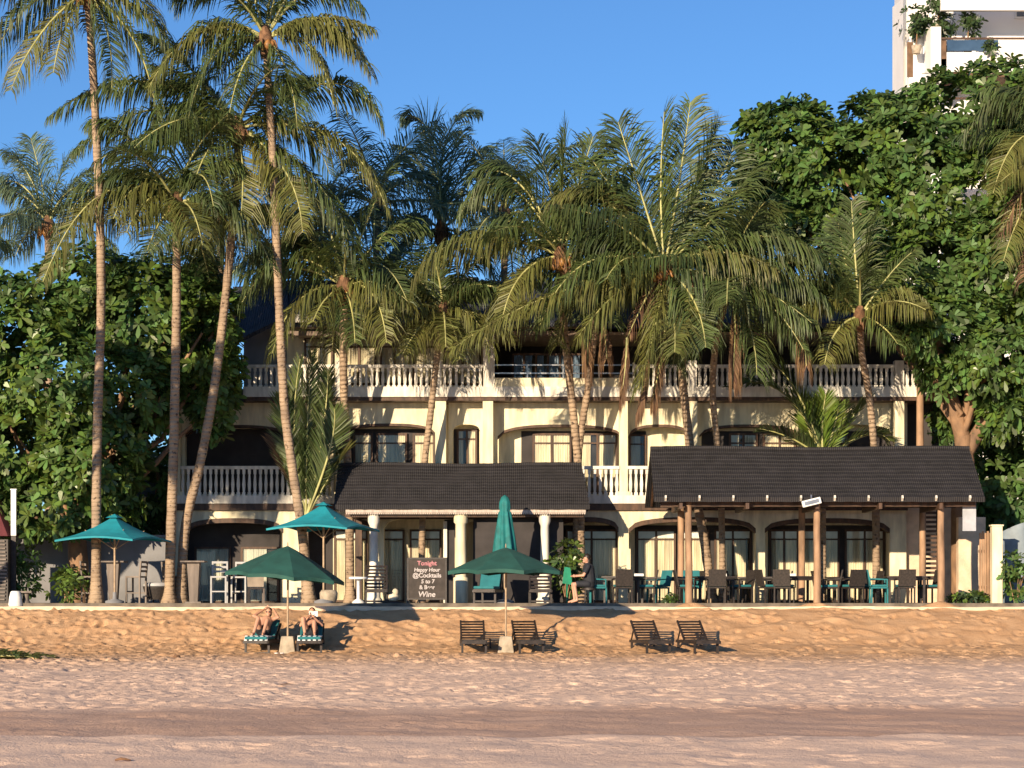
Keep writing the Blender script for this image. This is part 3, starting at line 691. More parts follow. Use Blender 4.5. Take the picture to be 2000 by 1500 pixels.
palm('tallest coconut palm with pale ringed trunk right of the leaning palm',
     [(604,1182),(590,1040),(572,920),(556,800),(548,660),(541,500),(534,330),(526,200)], (519,75), (58.0,57.6), .15, .105,
     [(303,185,395,70,-.9,2),(380,250,430,110,-1.1,1),(728,160,640,60,-.8,2),(660,225,605,95,-1.2,2),(705,10,610,-20,.1,1),(340,0,430,-30,.3,1),(590,270,565,150,-1.3,1),(460,240,480,140,-1.2,1),(400,-120,450,-60,0,1),(640,-130,590,-60,0,1),(690,90,620,30,.8,1),(350,100,420,40,.8,1),(440,-160,480,-60,0,1),(560,-180,545,-60,.4,1)], (4,3.2), .9, 14, elmin=10, yellow=.3)
palm('short coconut palm with orange fibrous top between the balcony and the tallest trunk',
     [(684,1182),(682,980),(676,850),(671,740)], (672,560), (61.4,59.2), .14, .12,
     [(480,600,570,510,-.9,1),(540,700,590,590,-1.1,2),(560,470,610,470,0,1),(800,600,740,520,-1,1),(760,680,730,580,-1.2,2),(500,400,590,440,.2,1),(830,440,760,450,.3,1),(620,640,640,590,-1.3,2),(700,680,690,610,-1.3,1),(540,330,620,400,.4,1),(760,330,720,420,.4,1),(480,520,570,470,.4,1)], (6,2.9), .88, 15, elmin=-10, yellow=.3)
palm('dark coconut palm with curled top fronds standing alone against the sky behind the roof',
     [(862,1182),(862,700)], (862,450), (68,67), .15, .12,
     [(785,225,842,270,.2,1),(935,214,872,270,.3,1),(745,350,800,320,0,1),(740,480,800,430,-.5,1),(990,320,930,340,0,1),(1010,450,940,410,-.5,1),(820,240,845,320,.6,1),(900,250,878,320,.6,1),(760,540,800,470,-.8,1),(960,540,920,470,-.8,1),(780,280,825,330,.6,1),(950,280,900,340,.6,1)], (3,3.6), .85, 16, ('rachis','pf4','pf1','pf3'), nuts=False, elmin=-30, elmax=0, dens=.65)
palm('slim coconut palm with drooping fronds before the upper balustrade left of centre',
     [(822,1182),(828,930),(842,800),(853,700)], (866,610), (61.4,60.0), .105, .10,
     [(700,660,780,575,-.9,2),(690,560,780,545,-.3,1),(960,700,920,620,-1,2),(1010,600,940,560,-.5,1),(790,700,825,640,-1,2),(900,710,888,650,-1.1,2),(760,500,815,540,.3,1),(960,490,910,530,.3,1),(740,610,800,570,.5,1)], (9,2.3), .75, 17, elmin=-15, yellow=.6, nuts=False)
palm('coconut palm leaning left with one of the two crossing trunks, crown above the centre loggia',
     [(1136,1182),(1132,960),(1122,830),(1110,720),(1100,620)], (1096,500), (61.4,58.8), .13, .115,
     [(812,560,920,470,-.9,2),(1022,350,1050,400,.2,1),(1105,245,1098,370,.3,1),(1210,275,1150,350,.2,1),(1235,420,1160,378,-.8,2),(895,420,990,360,.3,1),(980,640,1020,540,-1,2),(1190,640,1160,550,-1,1),(930,340,1010,350,.6,1),(1050,270,1075,370,.4,1),(1160,260,1128,370,.4,1),(950,480,1010,430,.1,1)], (5,3.4), .98, 18, elmin=-10, yellow=.3, dead=[(1140,600,1148,715),(1175,610,1185,700)])
palm('coconut palm leaning right whose trunk crosses its neighbour beside the bar roof end',
     [(1122,1182),(1128,940),(1134,850),(1148,760),(1158,680)], (1172,560), (61.4,59.8), .12, .10,
     [(1050,650,1110,560,-.8,1),(1000,560,1080,500,.2,1),(1290,640,1240,560,-.6,1),(1150,420,1155,480,.4,1),(1240,430,1210,470,.4,1)], (10,2.6), .85, 19, elmin=-20, yellow=.2, nuts=False)
palm('large lush coconut palm with coconuts and widest crown above the gap between the roofs',
     [(1392,1182),(1376,1060),(1356,950),(1344,840),(1333,740),(1328,630)], (1298,525), (61.3,57.6), .15, .12,
     [(1055,640,1150,515,-.7,1),(885,690,1080,580,-1,2),(1128,665,1212,570,-1,2),(1240,770,1278,640,-1.2,2),(1370,690,1350,590,-1.3,1),(1605,520,1480,465,-.6,1),(1575,640,1455,560,-1,1),(1208,235,1250,370,.2,1),(1300,210,1292,370,.5,1),(1350,195,1328,350,.3,1),(1400,250,1365,370,.4,1),(1475,330,1408,410,.2,1),(1075,395,1180,390,.2,2),(1500,430,1420,450,.8,1),(1160,300,1220,400,.9,1),(1440,270,1390,380,.9,1),(1120,480,1200,450,.9,1),(1540,560,1440,500,-.2,1),(1180,560,1230,510,-1.4,1),(1310,700,1312,620,-1.4,2),(1440,600,1385,545,-1.3,1)], (4,3.6), 1.05, 20, elmin=0, yellow=.3,
     dead=[(1435,580,1430,750),(1275,650,1245,805),(1225,660,1215,770),(1300,640,1275,780)])
palm('slim coconut palm with a hanging dry frond just right of the large lush crown',
     [(1412,1182),(1408,960),(1400,860),(1392,760),(1400,660)], (1425,560), (61.2,57.9), .10, .10,
     [(1560,690,1500,600,-.9,1),(1610,600,1530,540,-.6,1),(1340,700,1375,610,-.8,1),(1470,740,1460,640,-1,1),(1320,480,1370,500,.3,1),(1530,450,1480,490,.3,1),(1400,400,1410,480,.4,1),(1460,400,1445,480,.5,1),(1590,500,1520,510,.4,1)], (8,3.0), .95, 24, elmin=-25, yellow=.2, nuts=False, dead=[(1560,620,1575,715)])
palm('coconut palm with thin leaning ringed trunk right of centre in front of the shaded balustrade',
     [(1712,1182),(1710,960),(1706,860),(1697,770),(1683,690)], (1680,618), (61.35,58.4), .12, .10,
     [(1528,640,1595,590,-.8,2),(1550,470,1620,520,.2,1),(1640,430,1655,520,.3,1),(1665,390,1672,510,.2,1),(1712,420,1692,510,.2,1),(1785,490,1735,540,-.2,1),(1800,600,1745,575,-.8,2),(1600,720,1630,650,-1.0,2),(1740,680,1715,640,-1,1),(1600,560,1640,560,.8,1),(1560,550,1615,560,-1,1)], (6,2.3), .75, 21, elmin=10, yellow=.5, nuts=False)
palm('distant small coconut palm standing against the sky at the far left behind the leafy tree',
     [(95,1182),(95,700)], (94,440), (78,78), .16, .13,
     [(-20,370,40,360,0,1),(10,300,55,340,0,1),(60,270,80,350,0,1),(150,290,115,350,0,1),(180,330,135,370,0,1),(-10,470,50,410,0,1),(30,500,65,440,0,1),(170,420,130,400,0,1)], (6,2.9), .9, 22, ('rachis','pf4','pf1','pf3'), elmin=-10)
palm('coconut palm reaching into the right edge of the frame in front of the big tree',
     [(2120,1182),(2120,800)], (2105,330), (58,57.6), .15, .12,
     [(1925,390,2000,270,-.9,2),(1945,520,2010,390,-.9,2),(1890,260,2000,190,.2,1),(1930,170,2010,200,.3,1),(1985,560,2040,440,-1,3),(1950,460,2020,350,-.5,3)], (8,3.4), .9, 23, elmin=-10, yellow=.4)
palm('coconut palm leaning over the beach just outside the left edge of the frame',
     [(-600,1260),(-420,1000),(-270,760)], (-190,500), (51,49), .15, .12, [], (30,2.5), .9, 44, ('rachis','pf1','pf2','pf3'), elmin=-70, elmax=80)
for k, (px, py, Y, lab, sd_) in enumerate(((735,400,66,'dark coconut palm filling the gap between the tallest trunk and the curled palm',31),(622,470,65.5,'dark coconut palm behind the tallest trunk at roof height',32),
        (985,420,67,'dark coconut palm behind the roof between the curled palm and the centre crown',33),(1460,470,66.5,'dark coconut palm between the large lush crown and the big right hand tree',34),(1230,500,65.5,'dark coconut palm filled in behind the large lush crown',35),(430,430,66,'dark coconut palm behind the leaning trunk over the left roof',36))):
    palm(lab, [(px,1182),(px,800)], (px,py), (Y,Y), .14, .12, [], (14,3.7), .85, sd_, ('rachis','pf4','pf4','pf3'), nuts=False, elmin=-40, elmax=84, droop=.7, dens=.6)
def sapling(lab, px, py, Y, tips, seed, mats, base_z=None):
    rd = random.Random(seed); b = P(px,py,Y); base = V((b.x, b.y, base_z if base_z is not None else TZ)); t = thing('palm_sapling', lab, 'young palm', base)
    cr = MB(); L0 = b-base
    for tx, ty, mx_, my_, dy, mi in tips:
        p2 = P(tx,ty,Y)-base; p2.y += dy; pm = P(mx_,my_,Y)-base; pm.y += dy*.4
        frond(cr, L0.copy(), pm*2-(L0+p2)*.5, p2, .55, rd, mi, .12, 1.1, .05)
    cr.build('crown', [M[k] for k in mats], t)
    if L0.z > .1: tb_ = MB(); tb_.tube([V((0,0,-.1)), L0*.5, L0+V((0,0,.05))], [.10,.08,.07], 8); tb_.build('trunk', M['palmbark'], t)
    return t
sapling('young palm with upright green fronds in front of the left balcony beside the tallest trunk', 598, 1010, 60.2,
        [(585,700,575,850,.2,1),(610,690,600,850,-.2,1),(640,720,628,860,.2,1),(560,760,560,870,-.3,1),(655,800,645,880,-.4,1),(540,860,555,910,.2,3),(670,880,655,910,.3,2)], 41, ('rachis','pf1','pf2','pf3'))
sapling('young palm with bright yellow green fan of fronds poking above the dining pavilion roof', 1608, 900, 61.3,
        [(1572,800,1582,845,0,1),(1612,770,1606,830,-.1,1),(1640,790,1628,840,.1,1),(1590,780,1592,835,.2,1),(1420,760,1530,770,-.5,2),(1480,840,1550,860,-.5,2),(1700,780,1665,820,.2,2),(1740,860,1690,850,.2,2),(1500,700,1560,770,.2,2)], 42, ('rachis','pf5','pf1','pf3'))

# ------------------------------------------------------------------ broadleaf trees
def leaves(mb, blobs, n, ll, seed, mi_fn, per=(7,10), shell=(.72,1.06)):
    rd = random.Random(seed); tot = sum(b[1][0]*b[1][2] for b in blobs); done = 0; tries = 0
    wts = [b[1][0]*b[1][2] for b in blobs]
    while done < n and tries < n*6:
        tries += 1; b = rd.choices(blobs, wts)[0]
        d = V((rd.gauss(0,1), rd.gauss(0,1), rd.gauss(0,1))).normalized(); k = rd.uniform(*shell)
        nzv = noise.noise(b[0]*.7+d*2.2)
        k *= 1+.22*nzv
        c = b[0]+V((d.x*b[1][0], d.y*b[1][1], d.z*b[1][2]))*k
        bad = False
        for b2 in blobs:
            if b2 is b: continue
            q = c-b2[0]
            if (q.x/b2[1][0])**2+(q.y/b2[1][1])**2+(q.z/b2[1][2])**2 < .45: bad = True; break
        if bad: continue
        if noise.noise(c*1.15+V((seed,0,0))) < -.22: continue        # gaps
        done += 1
        ax = (d+V((0,0,.55))+V((rd.gauss(0,.25),rd.gauss(0,.25),rd.gauss(0,.25)))).normalized(); u = ax.orthogonal().normalized(); w = ax.cross(u)
        m_ = mi_fn(rd, c); K = rd.randint(*per); ph = rd.uniform(0,6.28)
        for j in range(K):
            an = ph+2*math.pi*j/K+rd.uniform(-.3,.3); out = u*math.cos(an)+w*math.sin(an); el = rd.uniform(.05,.9)
            dr = (out+ax*el).normalized(); l = ll*rd.uniform(.5,1.25); sdv = ax.cross(out).normalized(); sdv = (sdv+ax*rd.uniform(-.4,.4)).normalized()*l*.215
            a = c+dr*l*.08; m1 = a+dr*l*.42; m2 = a+dr*l*.78-V((0,0,l*.05)); e = a+dr*l*1.0-V((0,0,l*.14))
            mb.add([a-sdv*.15, a+sdv*.15, m1+sdv*.75, m1-sdv*.75, m2+sdv, m2-sdv, e+sdv*.35, e-sdv*.35], [(0,1,2,3),(3,2,4,5),(5,4,6,7)], m_)
def limb(mb, a, b, r0, r1, rd, wob=.25, n=7):
    pts = []
    for i in range(n+1):
        u = i/n; p = a.lerp(b, u)+V((rd.uniform(-wob,wob), rd.uniform(-wob,wob), rd.uniform(-wob,wob)))*(math.sin(math.pi*u))*.6; pts.append(p)
    mb.tube(pts, [r0+(r1-r0)*i/n for i in range(n+1)], 9)
def blob(px, py, Y, rx, rz_, ry=None):
    s = Y/F; return (P(px,py,Y), (rx*s, (ry if ry else rx)*s*.8, rz_*s))
def tree(lab, base_px, Y, blobs, n, ll, seed, mats, mi_fn, trunk_r=.3, limbs=(), nm='broadleaf_tree', cat='tree', per=(7,10)):
    bp = P(base_px, 1180, Y); base = V((bp.x, Y, 1.15)); t = thing(nm, lab, cat, base)
    bl = [(c-base, r) for c, r in blobs]; rd = random.Random(seed)
    mb = MB(); leaves(mb, bl, n, ll, seed, mi_fn, per); mb.build('crown', mats, t)
    tb_ = MB()
    if limbs:
        for pts, ra, rb in limbs:
            q = [P(a,b,yy)-base for a, b, yy in pts]; tb_.tube(q, [ra+(rb-ra)*i/(len(q)-1) for i in range(len(q))], 12)
        for c, r in bl[::2]:
            limb(tb_, (P(*limbs[0][0][-1])-base), c, .1, .03, rd)
    else:
        top = V((0,0,2.2)); tb_.tube([V((0,0,-.2)), V((.05,0,1)), top], [trunk_r*1.3, trunk_r, trunk_r*.85], 12)
        for c, r in bl: limb(tb_, top, c, trunk_r*.4, .04, rd)
    tb_.build('trunk', M['bark'], t); return t
mif = lambda rd, c: 0 if rd.random() < .62+.30*noise.noise(c*.9) else 1
tree('dense broad leaved tree with large glossy leaves filling the left edge behind the tall palms', 150, 60.2,
     [blob(60,640,59.6,120,110),blob(170,560,60,110,80),blob(280,610,60,120,100),blob(370,560,60.5,70,80),blob(395,650,59.6,60,90),blob(120,760,59.3,150,110),blob(250,760,59.5,110,90),
      blob(40,860,59.2,110,110),blob(170,900,59,110,90),blob(-30,760,59.6,110,140),blob(100,980,59,110,70),blob(230,860,59.6,70,60),blob(220,960,59.3,60,60),blob(-60,960,59,100,100),blob(415,790,60.2,45,60),blob(425,710,59.9,45,70),blob(440,620,60.2,35,50),blob(330,690,60.2,80,70)],
     4400, .29, 51, [M['lf1'], M['lf2']], mif, .3)
tree('huge spreading tree with thick forked trunk over the right end of the hotel', 1880, 61.4,
     [blob(1560,290,61.5,100,90),blob(1500,260,61.5,60,50),blob(1640,330,61,110,90),blob(1760,280,61,120,90),blob(1700,230,61.5,50,45),blob(1860,230,61,110,85),blob(1960,200,61,100,80),blob(1580,390,62,110,80),
      blob(1700,430,61.3,120,90),blob(1830,380,60.8,130,110),blob(1950,350,60.5,110,120),blob(1830,520,60.5,120,100),blob(1940,520,60.2,110,110),blob(1850,640,60,100,80),blob(1950,680,60,90,110),blob(1740,560,61.5,60,60),blob(2050,450,60.3,120,240),
      blob(1960,800,60.8,50,60),blob(1850,730,60.6,50,40),blob(2060,750,60.8,90,130),blob(1480,330,62,45,60),blob(1900,790,63,40,60),blob(1850,800,63.4,40,70),blob(1790,640,62.4,50,50)],
     7600, .285, 52, [M['lf1'], M['lf2']], mif, .4,
     [([(1880,1182,61.3),(1878,1000,61.3),(1885,900,61.2),(1880,850,61.1)],.34,.24),([(1884,870,61.2),(1862,790,61),(1838,720,60.8),(1830,640,60.8)],.24,.13),([(1884,890,61.2),(1925,820,61),(1950,750,60.9),(1955,640,60.8)],.22,.12)])
# dark hedge mass behind
tree('dark leafy tree in deep shade behind the grey side wall at the right edge', 1970, 64,
     [blob(1960,950,63,90,110),blob(2040,1040,63,90,90),blob(1930,1060,64,60,80),blob(2060,900,63,90,120)], 1500, .28, 53, [M['lf1'], M['lf2']], lambda rd, c: 0, .25)
tree('dark leafy tree in the shade behind the leaning palm left of the hotel', 330, 64.5,
     [blob(300,900,64,100,110),blob(420,720,65,70,90),blob(240,980,64.5,100,100),blob(120,1080,64,180,80),blob(360,620,65.5,80,100)], 1500, .28, 54, [M['lf1'], M['lf2']], lambda rd, c: 0, .25)
def shrub(lab, px, Y, rx, rz_, n, ll, seed, mats, nm='shrub', z0=None, cz=None, per=(5,8)):
    base = V((X(px,Y), Y, TZ if z0 is None else z0)); t = thing(nm, lab, 'plant', base); s = Y/F
    mb = MB(); h = rz_*s
    leaves(mb, [(V((0,0,h*1.15)), (rx*s, rx*s*.8, h)), (V((rx*s*.3,0,h*.7)), (rx*s*.7, rx*s*.6, h*.6))], n, ll, seed, lambda rd, c: 0 if rd.random() < .7 else min(1, len(mats)-1), per, (.3,1.05)); mb.build('foliage', mats, t)
    st = MB(); rd = random.Random(seed)
    for k in range(5): st.tube([V((rd.uniform(-.06,.06),rd.uniform(-.06,.06),-.02)), V((rd.uniform(-rx,rx)*s*.5, 0, h*1.2))], [.02,.008], 5)
    st.build('stem', M['bark'], t)
shrub('leafy green shrub left of the tall bar table under the teal parasol', 128, 57.6, 40, 38, 70, .2, 61, [M['lf2'], M['lf1']])
shrub('tall broad leaved shrub against the bar right of the white column', 1106, 59, 38, 60, 110, .2, 62, [M['lf3'], M['lf2']])
shrub('leafy shrub at the far right edge beside the pale post', 1985, 58, 36, 45, 80, .2, 63, [M['lf1'], M['lf2']])
shrub('low bushy groundcover plant at the foot of the grey side wall', 1890, 58.2, 40, 10, 60, .16, 64, [M['lf3'], M['lf2']])
shrub('small leafy plant on the terrace edge left of the pavilion middle post', 1310, 57.3, 22, 8, 30, .12, 65, [M['lf3'], M['lf2']])
shrub('dark hanging shrub beside the louvred cabinet at the left edge', 45, 58.6, 40, 60, 90, .18, 66, [M['lf1'], M['lf1']])

# ------------------------------------------------------------------ parasols
def square_parasol(lab, px, top, rim, Rm, rot, Y, m, fold=False, drop=0):
    base = V((X(px,Y), Y, TZ)); t = thing('parasol', lab, 'parasol', base, 0, 'parasols on the terrace')
    zt = Z(top,Y)-TZ; zr = Z(rim,Y)-TZ
    mb = MB(); K = 6; cs = [V((Rm*math.cos(R(rot+90*i)), Rm*math.sin(R(rot+90*i)), zr)) for i in range(4)]
    rows = []
    for j in range(K+1):
        u = j/K; ring = []
        for i in range(4):
            a, b = cs[i], cs[(i+1)%4]
            for k in range(6):
                w = k/6; p = a.lerp(b, w); sag = .10*math.sin(math.pi*w)*u
                q = V((p.x*u*(1-.05*math.sin(math.pi*w)), p.y*u*(1-.05*math.sin(math.pi*w)), zt+(zr-zt)*u-.09*math.sin(math.pi*u)+sag)); ring.append(q)
        rows.append(ring)
    vs = [p for r_ in rows for p in r_]; n = 24
    mb.add(vs, [(j*n+k, j*n+(k+1)%n, (j+1)*n+(k+1)%n, (j+1)*n+k) for j in range(K) for k in range(n)], 0)
    mb.add([p for p in rows[-1]]+[p-V((0,0,.05)) for p in rows[-1]], [(k, (k+1)%n, n+(k+1)%n, n+k) for k in range(n)], 0)
    cp = mb.build('canopy', m, t)
    vb = MB(); c4 = [V((p.x*.16, p.y*.16, zt-.05)) for p in cs]; vb.add(c4+[V((0,0,zt+.06))], [(0,1,4),(1,2,4),(2,3,4),(3,0,4)]); vb.build('vent', m, cp)
    pb_ = MB(); pb_.tube([(0,0,0),(0,0,zt-.03)], .028, 10); pb_.build('pole', M['pole'], t)
    rb = MB()
    for c in cs:
        q = [V((c.x*u, c.y*u, zt+(zr-zt)*u-.09*math.sin(math.pi*u)-.045)) for u in (0.02,.2,.4,.6,.8,.97)]
        rb.tube(q, .013, 5); rb.bar(V((0,0,zr-.25)), c*.5+V((0,0,(zt-zr)*.5+zr*.5-.06)), .02)
    rb.build('ribs', M['pole'], t)
    bb = MB(); bb.lathe((0,0,0), [(.26,0),(.26,.06),(.06,.12),(.05,.3)], 16); bb.build('base', M['greywall'], t)
    return t
square_parasol('open square teal parasol over the leftmost bar table', 224, 1008, 1056, 1.66, 207, 57.4, M['teal'])
square_parasol('open square teal parasol in front of the hotel arches above the dark green beach parasol', 632, 984, 1034, 1.66, 207, 57.3, M['teal'])
def closed_parasol():
    Y = 58.4; base = V((X(986,Y),Y,TZ)); t = thing('parasol', 'closed teal parasol standing folded above the middle beach parasol', 'parasol', base, 0, 'parasols on the terrace')
    zt = Z(967,Y)-TZ; zb = Z(1085,Y)-TZ; zm = Z(998,Y)-TZ; mb = MB(); rows = []
    prof = [(.02,zt),(.10,zt-.06),(.15,zt-.18),(.165,zm+.1),(.14,zm),(.17,zm-.04),(.21,zm-.35),(.26,zm-.75),(.31,zb)]
    n = 32; vs = []
    for r_, z_ in prof:
        for k in range(n):
            a = 2*math.pi*k/n; rr = r_*(1+.20*math.cos(8*a+z_*1.2)*(min(1,(zt-z_)*1.2)))
            vs.append(V((rr*math.cos(a), rr*math.sin(a), z_+(.03*math.cos(8*a) if z_ == zb else 0))))
    mb.add(vs, [(i*n+k, i*n+(k+1)%n, (i+1)*n+(k+1)%n, (i+1)*n+k) for i in range(len(prof)-1) for k in range(n)], 0, True)
    mb.build('canopy', mat('folded_teal_canvas', (.008,.16,.16), .75, .2, 4, .15, 90), t); pb_ = MB(); pb_.tube([(0,0,0),(0,0,zt-.03)], .028, 10); pb_.build('pole', M['pole'], t)
    bb = MB(); bb.lathe((0,0,0), [(.26,0),(.26,.06),(.06,.12),(.05,.3)], 16); bb.build('base', M['greywall'], t)
closed_parasol()
def beach_parasol(lab, px, Y, top, rim, Rm, tilt, rot, pr=560):
    gz0 = gz_at(Y); base = V((X(px,Y),Y,gz0)); t = thing('beach_parasol', lab, 'parasol', base, 0, 'dark green beach parasols')
    zt = Z(top,Y)-gz0; zr = Z(rim,Y)-gz0; n = 8; K = 6; T = Matrix.Rotation(R(tilt), 4, 'Y')
    def tp(p): q = p-V((0,0,zt)); q = T@q; return q+V((0,0,zt))
    mb = MB(); vs = []; S = 5; nn = n*S
    for j in range(K+1):
        u = j/K
        for i in range(n):
            a = V((math.cos(2*math.pi*i/n+rot), math.sin(2*math.pi*i/n+rot),0)); b = V((math.cos(2*math.pi*(i+1)/n+rot), math.sin(2*math.pi*(i+1)/n+rot),0))
            for k in range(S):
                w = k/S; p = a.lerp(b, w)*Rm*u*(1-.07*math.sin(math.pi*w)); vs.append(tp(V((p.x,p.y,zt+(zr-zt)*u**1.12+.05*math.sin(math.pi*w)*u))))
    mb.add(vs, [(j*nn+k, j*nn+(k+1)%nn, (j+1)*nn+(k+1)%nn, (j+1)*nn+k) for j in range(K) for k in range(nn)], 0, False)
    last = vs[-nn:]; mb.add(last+[p-V((0,0,.09)) for p in last], [(k,(k+1)%nn,nn+(k+1)%nn,nn+k) for k in range(nn)])
    mb.build('canopy', M['green'], t)
    pb_ = MB(); pb_.tube([V((0,0,-.1)), V((0,0,1.2)), V((.01,0,zt-.05))], .026, 10); pb_.tube([V((0,0,zt-.02)),V((0,0,zt+.09))], [.02,.012], 6); pb_.build('pole', M['pole'], t)
    rb = MB()
    for i in range(n):
        a = 2*math.pi*i/n+rot; rb.bar(tp(V((0,0,zt-.1))), tp(V((Rm*math.cos(a)*.97, Rm*math.sin(a)*.97, zr+.0))), .018)
    rb.build('ribs', M['pole'], t)
    bb = MB(); w0, w1, h = .21, .15, .40
    bb.add([(-w0,-w0,-.05),(w0,-w0,-.05),(w0,w0,-.05),(-w0,w0,-.05),(-w1,-w1,h),(w1,-w1,h),(w1,w1,h),(-w1,w1,h)], [(0,1,5,4),(1,2,6,5),(2,3,7,6),(3,0,4,7),(4,5,6,7)]); bb.build('base', M['sandst'], t, .02)
    return t
beach_parasol('dark green beach parasol shading the two sunbathers', 562, 52.4, 1066, 1127, 1.50, 5, .25)
beach_parasol('dark green beach parasol between the two empty loungers in the middle of the beach', 988, 52.4, 1069, 1116, 1.50, 0, .3)
# folded green cloth by the shrub
t = thing('green_cloth', 'bright green cloth draped low beside the shrub right of the bar', 'cloth', (X(1104,58.2),58.2,TZ)); mb = MB()
mb.add([(-.02,0,1.0),(.14,0,.98),(.20,0,.50),(-.08,0,.55),(-.02,.05,1.0),(.14,.05,.98),(.20,.07,.50),(-.08,.05,.55)], [(0,3,2,1),(4,5,6,7),(0,1,5,4),(3,7,6,2),(0,4,7,3),(1,2,6,5)]); mb.bar((.05,.03,0),(.05,.03,1.0),.03); mb.build('cloth', mat('bright_green_cloth', (.01,.22,.12), .8), t)

# ------------------------------------------------------------------ loungers
def make_lounger(matt=None, lab='', wood='darkwood', back=35):
    t = thing('sun_lounger', lab, 'sun lounger', (0,0,0), 0, 'sun loungers on the beach'); w = .29; h = .33; m = M[wood]
    # foot end towards -y; length 1.9
    fr = MB()
    for s in (-1,1): fr.bar((s*w,-1.0,h),(s*w,.9,h),.05,.07)
    fr.bar((-w,-1.0,h),(w,-1.0,h),.05,.07); fr.bar((-w,.88,h),(w,.88,h),.05,.07); fr.build('frame', m, t)
    for sx in (-1,1):
        for y in (-.78,.72):
            lg = MB(); lg.bar((sx*w,y,h-.03),(sx*w,y,-.06),.055,.055); lg.build('leg', m, t)
    st = MB(); st.bar((-w,-.78,.05),(w,-.78,.05),.04,.05); st.bar((-w,.72,.05),(w,.72,.05),.04,.05); st.build('stretcher', m, t)
    sl = MB()
    for k in range(15): y = -.95+k*.075; sl.box(-w,w,y,y+.052,h+.035,h+.055)
    sl.build('seat', m, t)
    bk = MB(); a = R(back); o = V((0,.17,h+.05)); d = V((0,math.cos(a),math.sin(a)))
    for s in (-1,1): bk.bar(V((s*w,0,0))+o, V((s*w,0,0))+o+d*.80, .045, .05)
    for k in range(7): c = o+d*(.07+k*.115); bk.bar(V((-w,0,0))+c, V((w,0,0))+c, .055 if k < 4 else .05, .02, up=V((0,-math.sin(a),math.cos(a))))
    bk.bar(V((-w,0,0))+o+d*.45, V((-w,.05,.0))+V((0,.75,h)), .03); bk.bar(V((w,0,0))+o+d*.45, V((w,.05,.0))+V((0,.75,h)), .03)
    bk.build('backrest', m, t)
    if matt:
        mt = MB(); zz = h+.06
        for sx in (1,):
            mt.box(-w+.01,w-.01,-.98,.18,zz,zz+.075)
            o2 = o+V((0,-math.sin(a),math.cos(a)))*.05; q = []
            for u in (0,.82):
                for s in (-1,1):
                    for v in (0,.075): q.append(o2+d*u+V((s*(w-.01),0,0))+V((0,-math.sin(a),math.cos(a)))*v)
            mt.add(q, [(0,2,3,1),(4,5,7,6),(0,1,5,4),(2,6,7,3),(1,3,7,5),(0,4,6,2)])
        mt.build('mattress', M[matt], t, .02)
    return t
def put(t, px, Y, rz, z=None, lab=None):
    t.location = (X(px,Y), Y, gz_at(Y) if z is None else z); t.rotation_euler = (0,0,R(rz))
    if lab: t['label'] = lab
L0_ = make_lounger(); put(L0_, 924, 52.5, 3, .03, 'empty dark slatted lounger left of the middle parasol base')
for px, rz, lab in ((1030,7,'empty dark slatted lounger right of the middle parasol base'),(1270,11,'left one of the two empty loungers without a parasol'),(1362,11,'rightmost empty lounger on the beach')):
    c = copy_tree(L0_); put(c, px, 52.5, rz, .03, lab)
ml = make_lounger('teal2', '', back=28); put(ml, 514, 52.9, -4, .03, 'teal cushioned lounger carrying the sunbather with an arm behind the head')
c = copy_tree(ml); put(c, 607, 52.9, 3, .03, 'teal cushioned lounger carrying the dark haired sunbather right of the parasol base')
# terrace loungers
tlg = make_lounger(back=58); put(tlg, 735, 58.2, 4, TZ, 'dark slatted lounger on the terrace left of the chalkboard'); tlg['group'] = 'sun loungers on the terrace'
c = copy_tree(tlg); put(c, 1055, 58.1, 0, TZ, 'dark slatted lounger on the terrace in front of the right bar column')
tl2_ = make_lounger('teal2', '', back=50); put(tl2_, 955, 58.1, -8, TZ, 'teal cushioned lounger on the terrace behind the middle beach parasol'); tl2_['group'] = 'sun loungers on the terrace'
# small tables on the beach
t = thing('side_table', 'small dark side table left of the middle parasol base', 'table', (X(970,53.2),53.2,.03)); mb = MB(); mb.box(-.19,.19,-.19,.19,.36,.40); mb.build('table_top', M['darkwood'], t)
for sx in (-1,1):
    for sy in (-1,1): lg = MB(); lg.bar((sx*.16,sy*.16,-.05),(sx*.16,sy*.16,.36),.035); lg.build('leg', M['darkwood'], t)
# sunbathers' towels
for px, rz, lab in ((514,-4,'striped towel under the left sunbather'),(607,3,'striped towel under the right sunbather')):
    mb = MB(); n = 14; vs = []
    for i in range(n+1):
        u = i/n; y = -.95+1.1*u; zz = .472+.012*math.sin(u*13)
        if i == 0: zz -= .12; y = -1.0
        for sx in (-.29,-.1,.1,.29): vs.append((sx, y, zz+.006*math.sin(sx*20+u*9)))
    mb.add(vs, [(4*i+k,4*i+k+1,4*i+5+k,4*i+4+k) for i in range(n) for k in range(3)], 0, True); o = mb.build('beach_towel', M['stripe']); s_ = o.modifiers.new('thick','SOLIDIFY'); s_.thickness = .012
    o.location = (X(px,52.9),52.9,.03); o.rotation_euler = (0,0,R(rz)); tag(o, lab, 'towel', 'striped beach towels')

